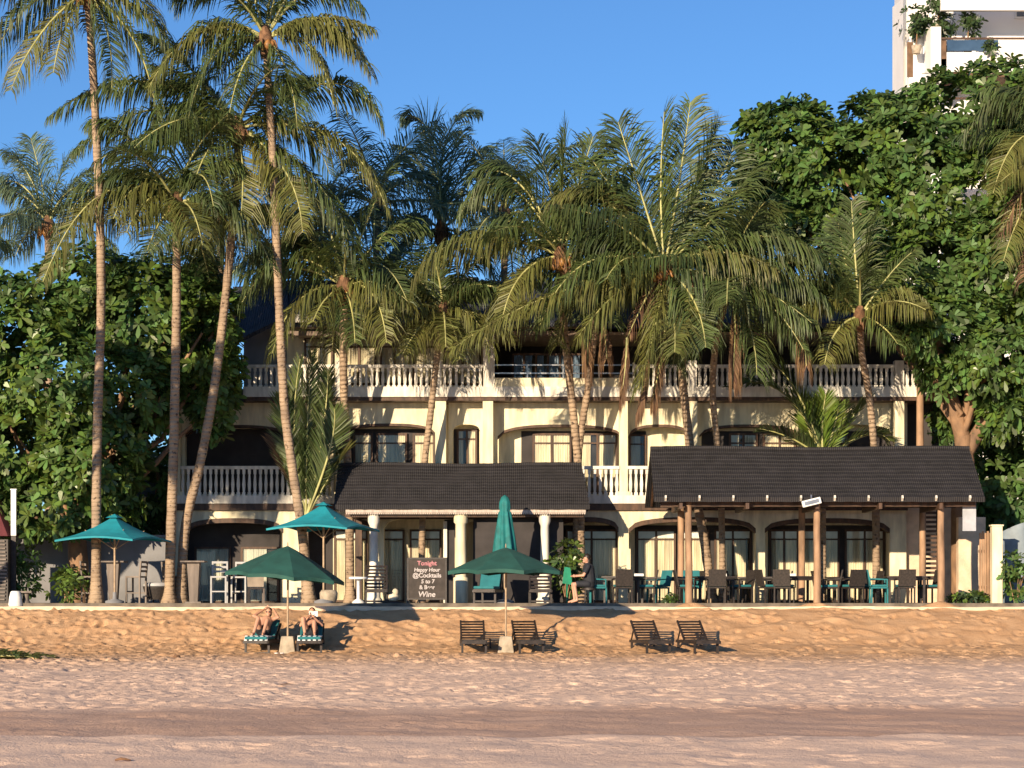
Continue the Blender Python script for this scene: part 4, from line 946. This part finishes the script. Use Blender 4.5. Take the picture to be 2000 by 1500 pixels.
# ------------------------------------------------------------------ people
def cap(mb, a, b, ra, rb):
    a = V(a); b = V(b); n = 4; pts = [a.lerp(b, i/n) for i in range(n+1)]; mb.tube(pts, [ra+(rb-ra)*i/n for i in range(n+1)], 12); mb.ell(a, (ra,ra,ra)); mb.ell(b, (rb,rb,rb))
def fuse(mb, name, m, parent, vox=.011):
    o = mb.build(name, m); md = o.modifiers.new('r', 'REMESH'); md.mode = 'VOXEL'; md.voxel_size = vox; md.use_smooth_shade = True
    sm = o.modifiers.new('s', 'SMOOTH'); sm.iterations = 3; sm.factor = .5
    dg = bpy.context.evaluated_depsgraph_get(); me = bpy.data.meshes.new_from_object(o.evaluated_get(dg)); o.modifiers.clear(); o.data = me
    if not me.materials: me.materials.append(m)
    o.parent = parent; return o
def hand(mb, w, d, side, curl=.5):
    w = V(w); d = V(d).normalized(); s = d.cross(V((0,0,1))); s = s.normalized() if s.length > .1 else V((1,0,0)); s *= side; nrm = s.cross(d).normalized()
    pc = w+d*.05; mb.ell(pc, (.036,.036,.036)); 
    for k in range(4):
        a = pc+d*.035+s*(-.027+.018*k); l = (.07,.08,.075,.058)[k]; b = a+d*l*.55-nrm*l*.25*curl; c = b+d*l*.35-nrm*l*.6*curl; mb.tube([a-d*.02,a,b,c], [.011,.010,.009,.008], 8)
    a = w+d*.02-s*.03; mb.tube([a, a+d*.03-s*.03, a+d*.06-s*.035], [.012,.011,.009], 8)
def figure(t, J, skin, head_dir):
    """J: joints dict in local coordinates"""
    mb = MB(); g = lambda k: V(J[k])
    pel, ch, nk, hd = g('pelvis'), g('chest'), g('neck'), g('head')
    cap(mb, pel, pel.lerp(ch,.5), .145, .125); cap(mb, pel.lerp(ch,.5), ch, .125, .15); cap(mb, ch, nk, .125, .06); cap(mb, nk, hd, .052, .055)
    mb.ell(hd, (.078,.092,.112)); fd = V(head_dir).normalized(); mb.ell(hd+fd*.092-V((0,0,.01)), (.016,.016,.022)); mb.ell(hd+fd*.06-V((0,0,.075)), (.045,.045,.035))
    sdv = fd.cross(V((0,0,1))).normalized()
    for s in (-1,1): mb.ell(hd+sdv*s*.08, (.015,.02,.032))
    for s in ('l','r'):
        cap(mb, g('sh_'+s), g('el_'+s), .052, .040); cap(mb, g('el_'+s), g('wr_'+s), .040, .027); cap(mb, ch, g('sh_'+s), .09, .058)
        cap(mb, g('hip_'+s), g('kn_'+s), .088, .056); cap(mb, g('kn_'+s), g('an_'+s), .056, .036); cap(mb, pel, g('hip_'+s), .12, .09)
        an = g('an_'+s); td = V(J['toe_'+s]); cap(mb, an-V((0,0,.02)), td, .038, .028); hand(mb, g('wr_'+s), g('wr_'+s)-g('el_'+s)+V((.001,0,0)), 1 if s == 'r' else -1, J.get('curl', .6))
    body = fuse(mb, 'body', skin, t)
    ey = MB()
    for s in (-1,1): ey.ell(hd+fd*.083+sdv*s*.03+V((0,0,.012)), (.011,.011,.007), 0, 8, 6)
    ey.ell(hd+fd*.084-V((0,0,.052)), (.022,.01,.006), 0, 8, 6); ey.build('facial_features', M['hair'], body)
    return body
# local frame of a lounger: foot end -y, hips near y=.15, back leaning up
def sunbather(lab, px, rz, skin, arm_up, seed, hairlen):
    t = thing('person', lab, 'person', (X(px,52.9),52.9,.03), R(rz)); a = R(28); d = V((0,math.cos(a),math.sin(a))); nr = V((0,-math.sin(a),math.cos(a)))
    o = V((0,.17,.38)); pel = V((0,.05,.58)); ch = o+d*.50+nr*.24; nk = o+d*.72+nr*.23; hd = o+d*.82+nr*.27+V((0,-.02,.05))
    J = dict(pelvis=pel, chest=ch, neck=nk, head=hd, curl=.8)
    J['sh_l'] = ch+V((-.19,.05,.07)); J['sh_r'] = ch+V((.19,.05,.07))
    J['hip_l'] = pel+V((-.10,-.03,0)); J['hip_r'] = pel+V((.10,-.03,0))
    J['kn_l'] = V((-.06,-.34,.90)) if arm_up else V((-.18,-.34,.90)); J['kn_r'] = V((.16,-.30,.86)) if arm_up else V((.10,-.36,.82)); 
    J['an_l'] = V((-.12,-.62,.55)); J['an_r'] = V((.12,-.60,.55)); J['toe_l'] = V((-.13,-.78,.52)); J['toe_r'] = V((.13,-.76,.52))
    if arm_up:
        J['el_l'] = ch+V((-.34,.0,.14)); J['wr_l'] = hd+V((-.12,.05,.08)); J['el_r'] = ch+V((.30,-.05,.10)); J['wr_r'] = hd+V((.13,.04,.06))
    else:
        J['el_l'] = ch+V((-.27,-.16,-.10)); J['wr_l'] = ch+V((-.08,-.30,.10)); J['el_r'] = ch+V((.27,-.16,-.10)); J['wr_r'] = ch+V((.08,-.30,.10))
    body = figure(t, J, skin, (0,-1,.15))
    hm = MB(); hm.ell(hd+V((0,.035,.035)), (.088,.088,.10)); hm.ell(hd+V((0,.05,-.03)), (.08,.06,.10))
    if hairlen: 
        for s in (-1,1): hm.ell(hd+V((s*.07,.02,-.06)), (.03,.04,.10))
    fuse(hm, 'hair', M['hair'], t, .012)
    sw = MB(); cap(sw, pel+V((-.03,0,0)), pel+V((.03,0,0)), .150, .150)
    for s in ('l','r'): h_ = V(J['hip_'+s]); k_ = V(J['kn_'+s]); cap(sw, h_, h_.lerp(k_, .22), .10, .095)
    fuse(sw, 'swimwear', M['cloth_dark'], t, .014)
    if hairlen:
        tp_ = MB(); cap(tp_, ch+V((-.06,-.02,-.02)), ch+V((.06,-.02,-.02)), .145, .145); fuse(tp_, 'swim_top', M['cloth_dark'], t, .014)
    gl = MB()
    for s in (-1,1): gl.ell(hd+V((s*.034,-.088,.014)), (.028,.012,.020), 0, 10, 6)
    gl.bar(hd+V((-.078,0,.016)), hd+V((-.06,-.085,.016)), .006); gl.bar(hd+V((.078,0,.016)), hd+V((.06,-.085,.016)), .006); gl.build('sunglasses', M['dark'], t)
sunbather('sunbather with knees up and arms folded behind the head, left of the parasol', 514, -4, M['skin'], True, 1, False)
sunbather('dark haired sunbather with knees raised holding something in front on the right teal lounger', 607, 3, M['skin'], False, 2, True)
t = thing('book', 'white open book held by the dark haired sunbather', 'book', (X(607,52.9)+.04,52.9+.25,.98), R(3)); mb = MB()
mb.add([(-.11,0,0),(0,.03,0),(0,.03,.17),(-.11,0,.17),(.11,0,0),(.11,0,.17)], [(0,1,2,3),(1,4,5,2)]); o = mb.build('pages', M['cloth_white'], t); o.rotation_euler = (R(-30),0,0); s_ = o.modifiers.new('t','SOLIDIFY'); s_.thickness = .014
def seated():
    t = thing('person', 'person in dark clothes with bare legs sitting sideways by the leftmost teal chair', 'person', (X(1148,57.7),57.7,TZ), 0)
    J = dict(pelvis=(.05,0,.55), chest=(.02,0,.93), neck=(-.01,0,1.08), head=(-.04,0,1.22), sh_l=(.0,-.18,1.0), sh_r=(.0,.18,1.0), hip_l=(0,-.09,.53), hip_r=(0,.09,.53), kn_l=(-.38,-.12,.52), kn_r=(-.40,.10,.52),
             an_l=(-.30,-.12,.10), an_r=(-.36,.10,.10), toe_l=(-.45,-.12,.03), toe_r=(-.52,.10,.03), el_l=(-.12,-.25,.76), wr_l=(-.33,-.18,.74), el_r=(-.12,.25,.76), wr_r=(-.33,.16,.76), curl=.6)
    figure(t, J, M['skin'], (-1,0,-.1)); hd = V(J['head'])
    hm = MB(); hm.ell(hd+V((.022,0,.045)), (.098,.092,.105)); hm.ell(hd+V((.07,0,-.06)), (.05,.06,.12)); fuse(hm, 'hair', M['hair'], t, .012)
    sh = MB(); cap(sh, V((.05,0,.60)), V((.02,0,.93)), .165, .168); cap(sh, V((.02,0,.93)), V((0,0,1.03)), .15, .10)
    for s in (-1,1): cap(sh, V((0,s*.17,1.0)), V((-.07,s*.22,.86)), .072, .066)
    fuse(sh, 'shirt', M['cloth_dark'], t, .014)
    so_ = MB(); cap(so_, V((.05,0,.52)), V((0,0,.52)), .155, .155)
    for s in (-1,1): cap(so_, V((0,s*.09,.53)), V((-.27,s*.11,.53)), .105, .088)
    fuse(so_, 'shorts', M['cloth_dark'], t, .014)
seated()
t = thing('stool', 'low dark stool under the person in dark clothes', 'stool', (X(1151,57.7),57.7,TZ)); mb = MB(); mb.lathe((0,0,0), [(.2,.36),(.2,.42)], 16); mb.build('seat', M['darkwood'], t)
for k in range(4): a = k*math.pi/2+.78; lg = MB(); lg.bar((.15*math.cos(a),.15*math.sin(a),.37),(.18*math.cos(a),.18*math.sin(a),0),.03); lg.build('leg', M['darkwood'], t)

# ------------------------------------------------------------------ terrace furniture
def dining_chair(seatm, cush, lab='', grp='dining chairs', arms=True):
    t = thing('dining_chair', lab, 'chair', (0,0,0), 0, grp); m = M[seatm]
    s = MB(); s.box(-.24,.24,-.24,.24,.40,.445); s.build('seat', m, t, .01)
    b = MB(); b.add([(-.24,.22,.46),(.24,.22,.46),(.23,.31,.92),(-.23,.31,.92),(-.24,.26,.46),(.24,.26,.46),(.23,.35,.92),(-.23,.35,.92)], [(0,1,2,3),(5,4,7,6),(0,3,7,4),(1,5,6,2),(3,2,6,7),(0,4,5,1)]); b.build('backrest', m, t)
    for sx in (-1,1):
        for sy in (-1,1): lg = MB(); lg.bar((sx*.215,sy*.215,0),(sx*.215,sy*.215,.40),.04); lg.build('leg', m, t)
    if arms:
        for sx in (-1,1): a = MB(); a.bar((sx*.25,-.22,.65),(sx*.25,.26,.67),.045,.03); a.bar((sx*.25,-.2,.42),(sx*.25,-.2,.65),.035); a.build('armrest', m, t)
    if cush: c = MB(); c.box(-.22,.22,-.23,.2,.447,.51); c.build('cushion', M[cush], t, .02)
    return t
def dining_table(lab='', w=.55, d=.4, m='darkwood'):
    t = thing('dining_table', lab, 'table', (0,0,0), 0, 'dining tables in the pavilion'); s = MB(); s.box(-w,w,-d,d,.70,.745); s.box(-w+.06,w-.06,-d+.06,d-.06,.63,.70); s.build('table_top', M[m], t)
    for sx in (-1,1):
        for sy in (-1,1): lg = MB(); lg.bar((sx*(w-.08),sy*(d-.08),0),(sx*(w-.08),sy*(d-.08),.64),.06); lg.build('leg', M[m], t)
    return t
tbl = dining_table(); chD = dining_chair('rattan', 'teal2', '', 'dark dining chairs'); chT = dining_chair('teal2', 'teal2', '', 'teal dining chairs')
first = {}
def place(proto, px, Y, rz, lab, z=TZ):
    k = id(proto)
    o = proto if k not in first else copy_tree(proto); first[k] = 1; o.location = (X(px,Y),Y,z); o.rotation_euler = (0,0,R(rz+14*math.sin(px*.7))); o['label'] = lab; return o
for px, Y, lab in ((1218,58.2,'dark dining table right of the seated person'),(1395,58.6,'dark dining table behind the left pavilion post beside the thick palm foot'),(1555,58.1,'dark dining table just left of the middle pavilion post'),(1768,58.0,'dark dining table left of the right pavilion post'),
                   (1300,60.2,'dark dining table in the back row near the rear left post'),(1480,60.1,'dark dining table in the back row before the tall curtained window'),(1655,60.2,'dark dining table in the back row right of the middle posts')):
    place(tbl, px, Y, 0, lab)
for px, Y, rz, lab in ((1168,58.0,80,'leftmost teal dining chair beside the seated person'),(1285,58.9,-70,'teal dining chair in front of the shaded window left of the pavilion posts'),(1716,57.9,75,'teal dining chair right of the middle pavilion post'),(1352,58.9,10,'teal dining chair half hidden behind the left pavilion post')):
    place(chT, px, Y, rz, lab)
for px, Y, rz, lab in ((1216,57.5,185,'dark dining chair in front of the leftmost dining table'),(1262,58.2,-85,'dark dining chair at the right end of the leftmost dining table'),(1340,58.3,80,'dark dining chair directly behind the left pavilion post'),(1448,58.4,-80,'dark dining chair right of the thick palm foot'),
                       (1400,57.6,180,'dark dining chair with its back to the beach near the thick palm foot'),(1502,57.8,95,'dark rounded dining chair halfway between left and middle posts'),(1532,57.5,170,'dark dining chair with its back to the beach left of the middle post'),(1622,58.1,-85,'dark dining chair just right of the middle post'),
                       (1665,57.9,200,'dark dining chair second to the right of the middle post'),(1690,58.6,0,'dark dining chair behind the right hand teal chair'),(1768,57.4,183,'dark dining chair in front of the rightmost dining table'),(1815,58.1,-85,'dark dining chair at the right end beside the right post'),
                       (1350,60.2,-85,'dark dining chair in the back row by the rear left post'),(1440,60.1,88,'dark dining chair in the back row before the curtains'),(1525,60.2,-90,'dark dining chair in the back row left of the rear middle post'),(1610,60.2,85,'dark dining chair in the back row right of the rear middle post'),(1700,60.2,-85,'dark dining chair in the back row near the leaning palm foot')):
    place(chD, px, Y, rz, lab)
# white tableware
for k, (px, Y, lab) in enumerate(((1255,58.0,'small white menu standing on the leftmost dining table'),(1410,58.4,'white napkin stand on the table beside the thick palm foot'),(1545,58.0,'white menu on the table left of the middle post'))):
    t = thing('table_menu', lab, 'menu', (X(px,Y)-(.1 if k == 0 else 0),Y,TZ+.745), 0, 'menus on the tables'); mb = MB(); mb.add([(-.13,-.05,0),(.13,-.05,0),(.13,0,.07),(-.13,0,.07),(-.13,.05,0),(.13,.05,0)], [(0,1,2,3),(3,2,5,4),(0,3,4),(1,5,2)]); mb.build('card', M['cloth_white'], t)
def bar_table(lab, px, Y):
    t = thing('bar_table', lab, 'table', (X(px,Y),Y,TZ), 0, 'tall bar tables'); mb = MB(); mb.box(-.33,.33,-.33,.33,1.12,1.16); mb.build('table_top', M['greywood'], t)
    p = MB(); a, b = .17, .11
    p.add([(-b,-b,.04),(b,-b,.04),(b,b,.04),(-b,b,.04),(-a,-a,1.12),(a,-a,1.12),(a,a,1.12),(-a,a,1.12)], [(0,1,5,4),(1,2,6,5),(2,3,7,6),(3,0,4,7)]); p.build('pedestal', M['greywood'], t)
    f = MB(); f.box(-.22,.22,-.22,.22,0,.04); f.build('foot', M['greywood'], t); return t
bar_table('tall grey bar table with tapering pedestal under the leftmost teal parasol', 222, 57.9); bar_table('tall grey bar table between the leaning palm foot and the white stools', 379, 57.7)
def bar_stool(m='greywood'):
    t = thing('bar_stool', '', 'stool', (0,0,0), 0, 'bar stools'); mm = M[m]
    s = MB(); s.box(-.22,.22,-.22,.22,.70,.745); s.build('seat', mm, t)
    b = MB(); b.bar((-.20,.20,.74),(-.20,.24,1.16),.045); b.bar((.20,.20,.74),(.20,.24,1.16),.045)
    for z in (.88,1.0,1.13): b.bar((-.2,.22,z),(.2,.22,z),.03,.06)
    b.build('backrest', mm, t)
    for sx in (-1,1):
        for sy in (-1,1): lg = MB(); lg.bar((sx*.2,sy*.2,0),(sx*.2,sy*.2,.7),.045); lg.build('leg', mm, t)
    r_ = MB()
    for sx in (-1,1): r_.bar((sx*.2,-.2,.28),(sx*.2,.2,.28),.035)
    r_.bar((-.2,-.2,.32),(.2,-.2,.32),.035); r_.build('stretcher', mm, t)
    return t
bs = bar_stool(); 
for px, Y, rz, lab in ((178,57.9,95,'grey wooden bar stool left of the leftmost bar table'),(266,57.9,-95,'grey wooden bar stool right of the leftmost bar table'),(338,58.8,80,'grey bar stool half hidden behind the dark palm foot')):
    place(bs, px, Y, rz, lab)
ws = bar_stool('white'); M['paleg'] = mat('pale_grey_paint', (.42,.42,.42), .7, .1, 4)
for ch in ws.children: ch.data.materials[0] = M['paleg']
place(ws, 428, 58.2, 15, 'pale grey bar stool just right of the second bar table'); place(ws, 470, 58.9, -20, 'pale grey bar stool behind the slatted pale chair')
t = thing('garden_chair', 'low chair with cream back and dark legs behind the dark green parasol', 'chair', (X(500,57.7),57.7,TZ), R(10)); mb = MB(); mb.box(-.22,.22,-.22,.22,.38,.43); mb.build('seat', M['darkwood'], t); mb = MB(); mb.add([(-.22,.2,.45),(.22,.2,.45),(.24,.27,.88),(-.24,.27,.88),(-.22,.24,.45),(.22,.24,.45),(.24,.31,.88),(-.24,.31,.88)], [(0,1,2,3),(5,4,7,6),(0,3,7,4),(1,5,6,2),(3,2,6,7)]); mb.build('backrest', M['soffit'], t)
for sx in (-1,1):
    for sy in (-1,1): lg = MB(); lg.bar((sx*.2,sy*.2,0),(sx*.2,sy*.2,.4),.045); lg.build('leg', M['darkwood'] if sx < 0 else M['greywood'], t)
t = thing('daybed', 'round dark rattan daybed with pale cushion behind the mottled palm foot', 'daybed', (X(306,58.4),58.4,TZ)); t.scale = (.74,.74,.80); mb = MB(); mb.lathe((0,0,0), [(.36,.12),(.50,.5),(.52,.58),(.48,.58)], 24); mb.build('basket', M['rattan'], t); mb = MB(); mb.lathe((0,0,0), [(.50,.585),(.52,.63),(.46,.70),(.2,.72)], 24); mb.build('cushion', M['paleg'], t)
for k in range(4): a = k*math.pi/2+.5; lg = MB(); lg.bar((.34*math.cos(a),.34*math.sin(a),.14),(.42*math.cos(a),.42*math.sin(a),0),.04); lg.build('leg', M['darkwood'], t)
# white lantern, stump table, louvred cabinet, red parasol with white pole at the left edge
t = thing('lantern', 'glossy white rounded lantern box at the left end of the terrace edge', 'lantern', (X(30,57.0),57.02,1.22)); mb = MB(); mb.lathe((0,0,0), [(.17,0),(.19,.05),(.17,.25),(.13,.40),(.10,.42)], 20); mb.build('shade', M['white2'], t)
t = thing('side_table', 'small pale wooden table right of the white lantern', 'table', (X(52,57.2),57.2,TZ)); mb = MB(); mb.box(-.17,.17,-.17,.17,.28,.33); mb.build('table_top', M['greywood'], t); mb = MB(); mb.lathe((0,0,0), [(.12,0),(.06,.1),(.07,.28)], 12); mb.build('pedestal', M['greywood'], t)
t = thing('slatted_cabinet', 'dark louvred cabinet cut off by the left frame edge', 'cabinet', (X(-20,57.6),57.6,TZ)); mb = MB(); mb.box(-.55,.50,0,.4,0,1.75); mb.build('body', M['darkwood'], t)
mb = MB()
for k in range(17): mb.box(-.5,.48-.008*abs(k-8),-.05,-.003,.08+k*.1,.12+k*.1)
mb.build('slats', M['greywood'], t)
t = thing('red_parasol', 'faded red parasol behind the white pole at the left edge', 'parasol', (X(-12,58.5),58.5,TZ)); mb = MB(); z0 = Z(1048,58.5)-TZ; z1 = Z(985,58.5)-TZ; vs = [V((0,0,z1+.15))]+[V((.72*math.cos(2*math.pi*k/8),.72*math.sin(2*math.pi*k/8),z0)) for k in range(8)]; mb.add(vs, [(0,k+1,(k+1)%8+1) for k in range(8)]); mb.build('canopy', M['red'], t); mb = MB(); mb.tube([(0,0,0),(0,0,z1)], .03, 8); mb.build('pole', M['pole'], t)
t = thing('white_post', 'short white vertical post beside the red parasol', 'post', (X(27,58),58,TZ)); mb = MB(); mb.box(-.07,.07,-.05,.05,Z(1046,58)-TZ,Z(955,58)-TZ-.03); mb.box(-.085,.085,-.06,.06,Z(955,58)-TZ-.03,Z(955,58)-TZ); mb.build('shaft', M['white2'], t); mb = MB(); mb.box(-.065,.065,-.045,.045,0,Z(1046,58)-TZ); mb.build('lower_shaft', M['darkwood'], t)
t = thing('garden_wall', 'dark grey garden wall behind the leafy shrub on the left', 'wall', (X(170,60.9),60.9,TZ)); mb = MB(); mb.box(-3.4,2.3,0,.2,0,1.9); mb.box(-3.45,2.35,-.03,.23,1.9,1.97); mb.build('wall', M['greywall'], t)
# planter and white pedestal items near the bar
t = thing('planter', 'tan woven planter pot right of the dark green parasol pole', 'planter', (X(642,57.4),57.4,TZ)); mb = MB(); mb.lathe((0,0,0), [(.18,0),(.24,.12),(.25,.28),(.20,.36),(.17,.36)], 18); mb.build('pot', M['sandst'], t)
t = thing('white_table', 'white pedestal table with lit top right of the beach parasol edge', 'table', (X(700,57.7),57.7,TZ)); mb = MB(); mb.lathe((0,0,.66), [(.26,0),(.27,.03),(.26,.06)], 20); mb.build('table_top', M['white2'], t); mb = MB(); mb.lathe((0,0,0), [(.18,0),(.16,.05),(.05,.12),(.045,.6),(.10,.66)], 14); mb.build('pedestal', M['white2'], t)
t = thing('cushion_pile', 'crumpled pale cushion on the terrace between the lounger and the chalkboard', 'cushion', (X(768,57.5),57.5,TZ)); mb = MB(); mb.ell((0,0,.16), (.16,.12,.13), 0, 12, 8); mb.ell((.06,0,.30), (.09,.07,.10), 0, 10, 8); mb.build('fabric', M['curtain'], t)
mb = MB(); mb.lathe((0,0,0), [(.30,0),(.30,.03),(.05,.08)], 20); mb.build('foot', M['darkwood'], t)
# chalkboard
t = thing('chalkboard', 'upright dark chalkboard with handwritten chalk menu in front of the bar', 'chalkboard', (X(834,57.3),57.3,TZ), R(-3)); w = 78/2*57.3/F; h0 = .02; h1 = Z(1089,57.3)-TZ
mb = MB(); mb.box(-w+.05,w-.05,-.012,.012,h0+.12,h1-.05); mb.build('board', mat('chalk_slate', (.050,.040,.034), .8, .2, 5), t)
mb = MB(); mb.box(-w,-w+.05,-.025,.025,0,h1); mb.box(w-.05,w,-.025,.025,0,h1); mb.box(-w+.05,w-.05,-.025,.025,h1-.05,h1); mb.box(-w+.05,w-.05,-.025,.025,h0+.07,h0+.12); mb.build('frame', M['darkwood'], t)
M['chalk'] = mat('chalk', (.50,.46,.45), .9, .15, 12); M['chalkp'] = mat('pink_chalk', (.50,.22,.24), .9, .15, 12)
def text(s, x, z, size, m, sh=0):
    cu = bpy.data.curves.new('writing', 'FONT'); cu.body = s; cu.size = size; cu.align_x = 'CENTER'; cu.offset = .0045; cu.extrude = .002; cu.shear = sh
    o = bpy.data.objects.new('writing', cu); col.objects.link(o); dg = bpy.context.evaluated_depsgraph_get(); me = bpy.data.meshes.new_from_object(o.evaluated_get(dg)); bpy.data.objects.remove(o)
    me.materials.clear(); me.materials.append(m); o = bpy.data.objects.new('writing', me); col.objects.link(o); o.parent = t; o.location = (x,-.017,z); o.rotation_euler = (R(90),0,0); return o
text('Tonight', -.0, h1-.21, .17, M['chalkp']); text('Happy Hour', 0, h1-.38, .14, M['chalk'], .1); text('@Cocktails', 0, h1-.54, .165, M['chalk']); text('5 to 7', .02, h1-.70, .15, M['chalk'], .1); text('& Beer', .0, h1-.86, .15, M['chalk']); text('Wine', -.01, h1-1.07, .21, M['chalk'], .15)
# floodlight, post, tarp fence, banner box
t = thing('floodlight', 'white floodlight fixed tilted at the eave above the middle pavilion post', 'lamp', P(1585,981,56.85)); mb = MB(); mb.box(-.26,.26,-.06,.06,-.09,.09); o = mb.build('housing', M['white2'], t, .02); o.rotation_euler = (0,R(-14),0)
mb = MB(); mb.box(-.2,.2,-.065,-.061,-.05,.05); o = mb.build('lens', M['metal'], t); o.rotation_euler = (0,R(-14),0); mb = MB(); mb.bar((0,.02,.05),(0,.08,.2),.04); mb.build('bracket', M['metal'], t)
t = thing('cloth_banner', 'pale grey cloth hanging from the eave at the right end of the dining pavilion', 'cloth', P(1893,975,57.6)); s = 57.6/F; mb = MB(); mb.box(-13*s,13*s,-.02,.02,-62*s,0); mb.build('cloth', mat('grey_cloth', (.40,.42,.46), .85, .1, 4), t)
t = thing('pale_post', 'bright cream rendered gate post at the right end of the terrace', 'post', (X(1946,58),58,TZ)); s = 58/F; mb = MB(); mb.box(-10*s,10*s,-.12,.12,-.1,150*s); mb.box(-12*s,12*s,-.15,.15,150*s,153*s); mb.build('shaft', M['wall'], t)
t = thing('timber_gate', 'weathered brown timber gate left of the cream gate post', 'gate', (X(1925,58.4),58.4,TZ)); mb = MB()
for k in range(5): mb.box(-.17+k*.07,-.115+k*.07,0,.04,.05,1.95+.05*(k%2))
mb.build('boards', M['post'], t)
for zz in (.4,1.4): mb = MB(); mb.box(-.18,.18,.045,.08,zz,zz+.08); mb.build('rail', M['brown'], t)
t = thing('tarp_fence', 'grey blue tarpaulin fence sagging at the right edge', 'fence', (X(1985,59.5),59.5,TZ)); mb = MB(); n = 16; vs = []
for i in range(n+1):
    u = i/n; x = -.45+1.6*u; zt = 2.0+.35*math.sin(min(1,u*1.5)*1.5); vs += [(x,.08*math.sin(u*11),0),(x,.08*math.sin(u*11+1),zt*.5),(x,.05*math.sin(u*9),zt)]
mb.add(vs, [(3*i+k,3*i+3+k,3*i+4+k,3*i+1+k) for i in range(n) for k in (0,1)], 0, True); mb.build('tarpaulin', mat('tarpaulin', (.20,.25,.29), .6, .15, 3), t); mb = MB(); mb.bar((-.45,.05,0),(-.45,.05,2.0),.05); mb.bar((1.1,.1,0),(1.1,.1,2.35),.05); mb.build('stakes', M['post'], t)
t = thing('awning', 'blue grey shed roof with white scalloped edge glimpsed between the big tree forks', 'awning', P(1903,770,64)); s = 64/F; mb = MB()
mb.add([V((-34*s,0,30*s)), V((34*s,0,30*s)), V((30*s,1.6,66*s)), V((-26*s,1.6,66*s))], [(0,1,2,3)]); mb.build('roof_sheet', M['blueglass'], t); mb = MB(); K = 9
for k in range(K): a = -34*s+68*s*k/K; b = a+68*s/K; mb.add([V((a,-.02,30*s)),V((a,-.02,6*s)),V(((a+b)/2,-.02,0)),V((b,-.02,6*s)),V((b,-.02,30*s))], [(0,1,2,3,4)])
mb.build('valance', M['white'], t)
for a in (-30,30): mb = MB(); mb.bar((a*s,0,20*s),(a*s,0,-(P(0,770,64).z-TZ)),.08); mb.build('post', M['brown'], t)
# planter plants on the tower balcony
def bplant(lab, px, py, Y, rx, n, seed):
    c = P(px,py,Y); t = thing('balcony_plant', lab, 'plant', c-V((0,0,.9)), 0, 'plants on the tower balcony'); mb = MB(); s = Y/F
    leaves(mb, [(V((0,0,1.0)), (rx*s,rx*s*.8,rx*s*.95))], n, .34, seed, lambda rd, c: 0, (6,8), (.2,1.05)); mb.build('foliage', M['lf3'], t); st = MB(); st.tube([V((0,0,-.3)),V((.05,0,.9))], [.05,.03], 6); st.build('stem', M['bark'], t)
    pt = MB(); pt.lathe((0,0,-.75), [(.22,0),(.3,.45),(.26,.45)], 12); pt.build('pot', M['sandst'], t)
bplant('round leafy tree hanging over the left end of the tower balcony', 1790, 48, YT+1, 32, 60, 71); bplant('leafy shrub behind the tower pier', 1842, 50, YT+.9, 28, 45, 72); bplant('leafy shrub in the middle of the tower balcony', 1890, 48, YT+.9, 26, 50, 73); bplant('topmost plant on the tower cut by the frame top', 1832, 8, YT+1, 24, 40, 74)
bplant('low plant at the right of the tower balcony', 1935, 92, YT+.05, 12, 14, 75)
# dry leaves and weeds washed up at the left of the beach
rd = random.Random(8); t = thing('palm_debris', 'heap of green and brown fallen palm leaves on the sand at the left edge', 'fallen leaves', (X(20,48.5),48.5,.02)); mb = MB()
for k in range(5):
    a = V((-1.0+rd.uniform(-.2,.2), rd.uniform(-1,1), .04)); b = a+V((1.5+rd.uniform(-.3,.5), rd.uniform(-.4,.4), 0)); frond(mb, a, (a+b)*.5+V((0,0,.12)), b, .4, rd, 1+(k%2), .25, .7, .05)
mb.build('leaves', [M['rachis'],M['pf1'],M['pf2']], t)
for k, px, Y, l, lab in ((0,540,51.6,.16,'pale flip flop lying on the sand under the left sunbather lounger'),(3,240,24.6,.09,'short dark driftwood stick on the foreground sand at the lower left'),(4,345,49.5,.16,'brown coconut husk on the sand left of the sunbathers'),(5,560,39,.2,'dark fallen leaf on the middle sand below the left parasol')):
    kind = ('flip_flop','coconut_husk','driftwood','driftwood','coconut_husk','fallen_leaf')[k]; t = MB()
    if kind == 'driftwood': t.tube([(-l,0,.02),(-l*.3,.03,.035),(l*.4,-.01,.03),(l,.04,.015)], [.012,.018,.016,.006], 7)
    elif kind == 'coconut_husk': t.ell((0,0,.03), (l*.6,l*.45,.06), 0, 10, 7)
    elif kind == 'flip_flop': t.lathe((0,0,.02), [(.05,0),(.055,.015),(.05,.02)], 10); t.lathe((.13,.04,.02), [(.05,0),(.055,.015),(.05,.02)], 10)
    else: t.add([(-l,0,.02),(0,-.06,.05),(l,.02,.03),(0,.07,.04)], [(0,1,2,3)])
    o = t.build(kind, M['cloth_white'] if kind == 'flip_flop' else M['palmtop']); o.location = (X(px,Y), Y, gz_at(Y)+.01); tag(o, lab, kind.replace('_',' '))
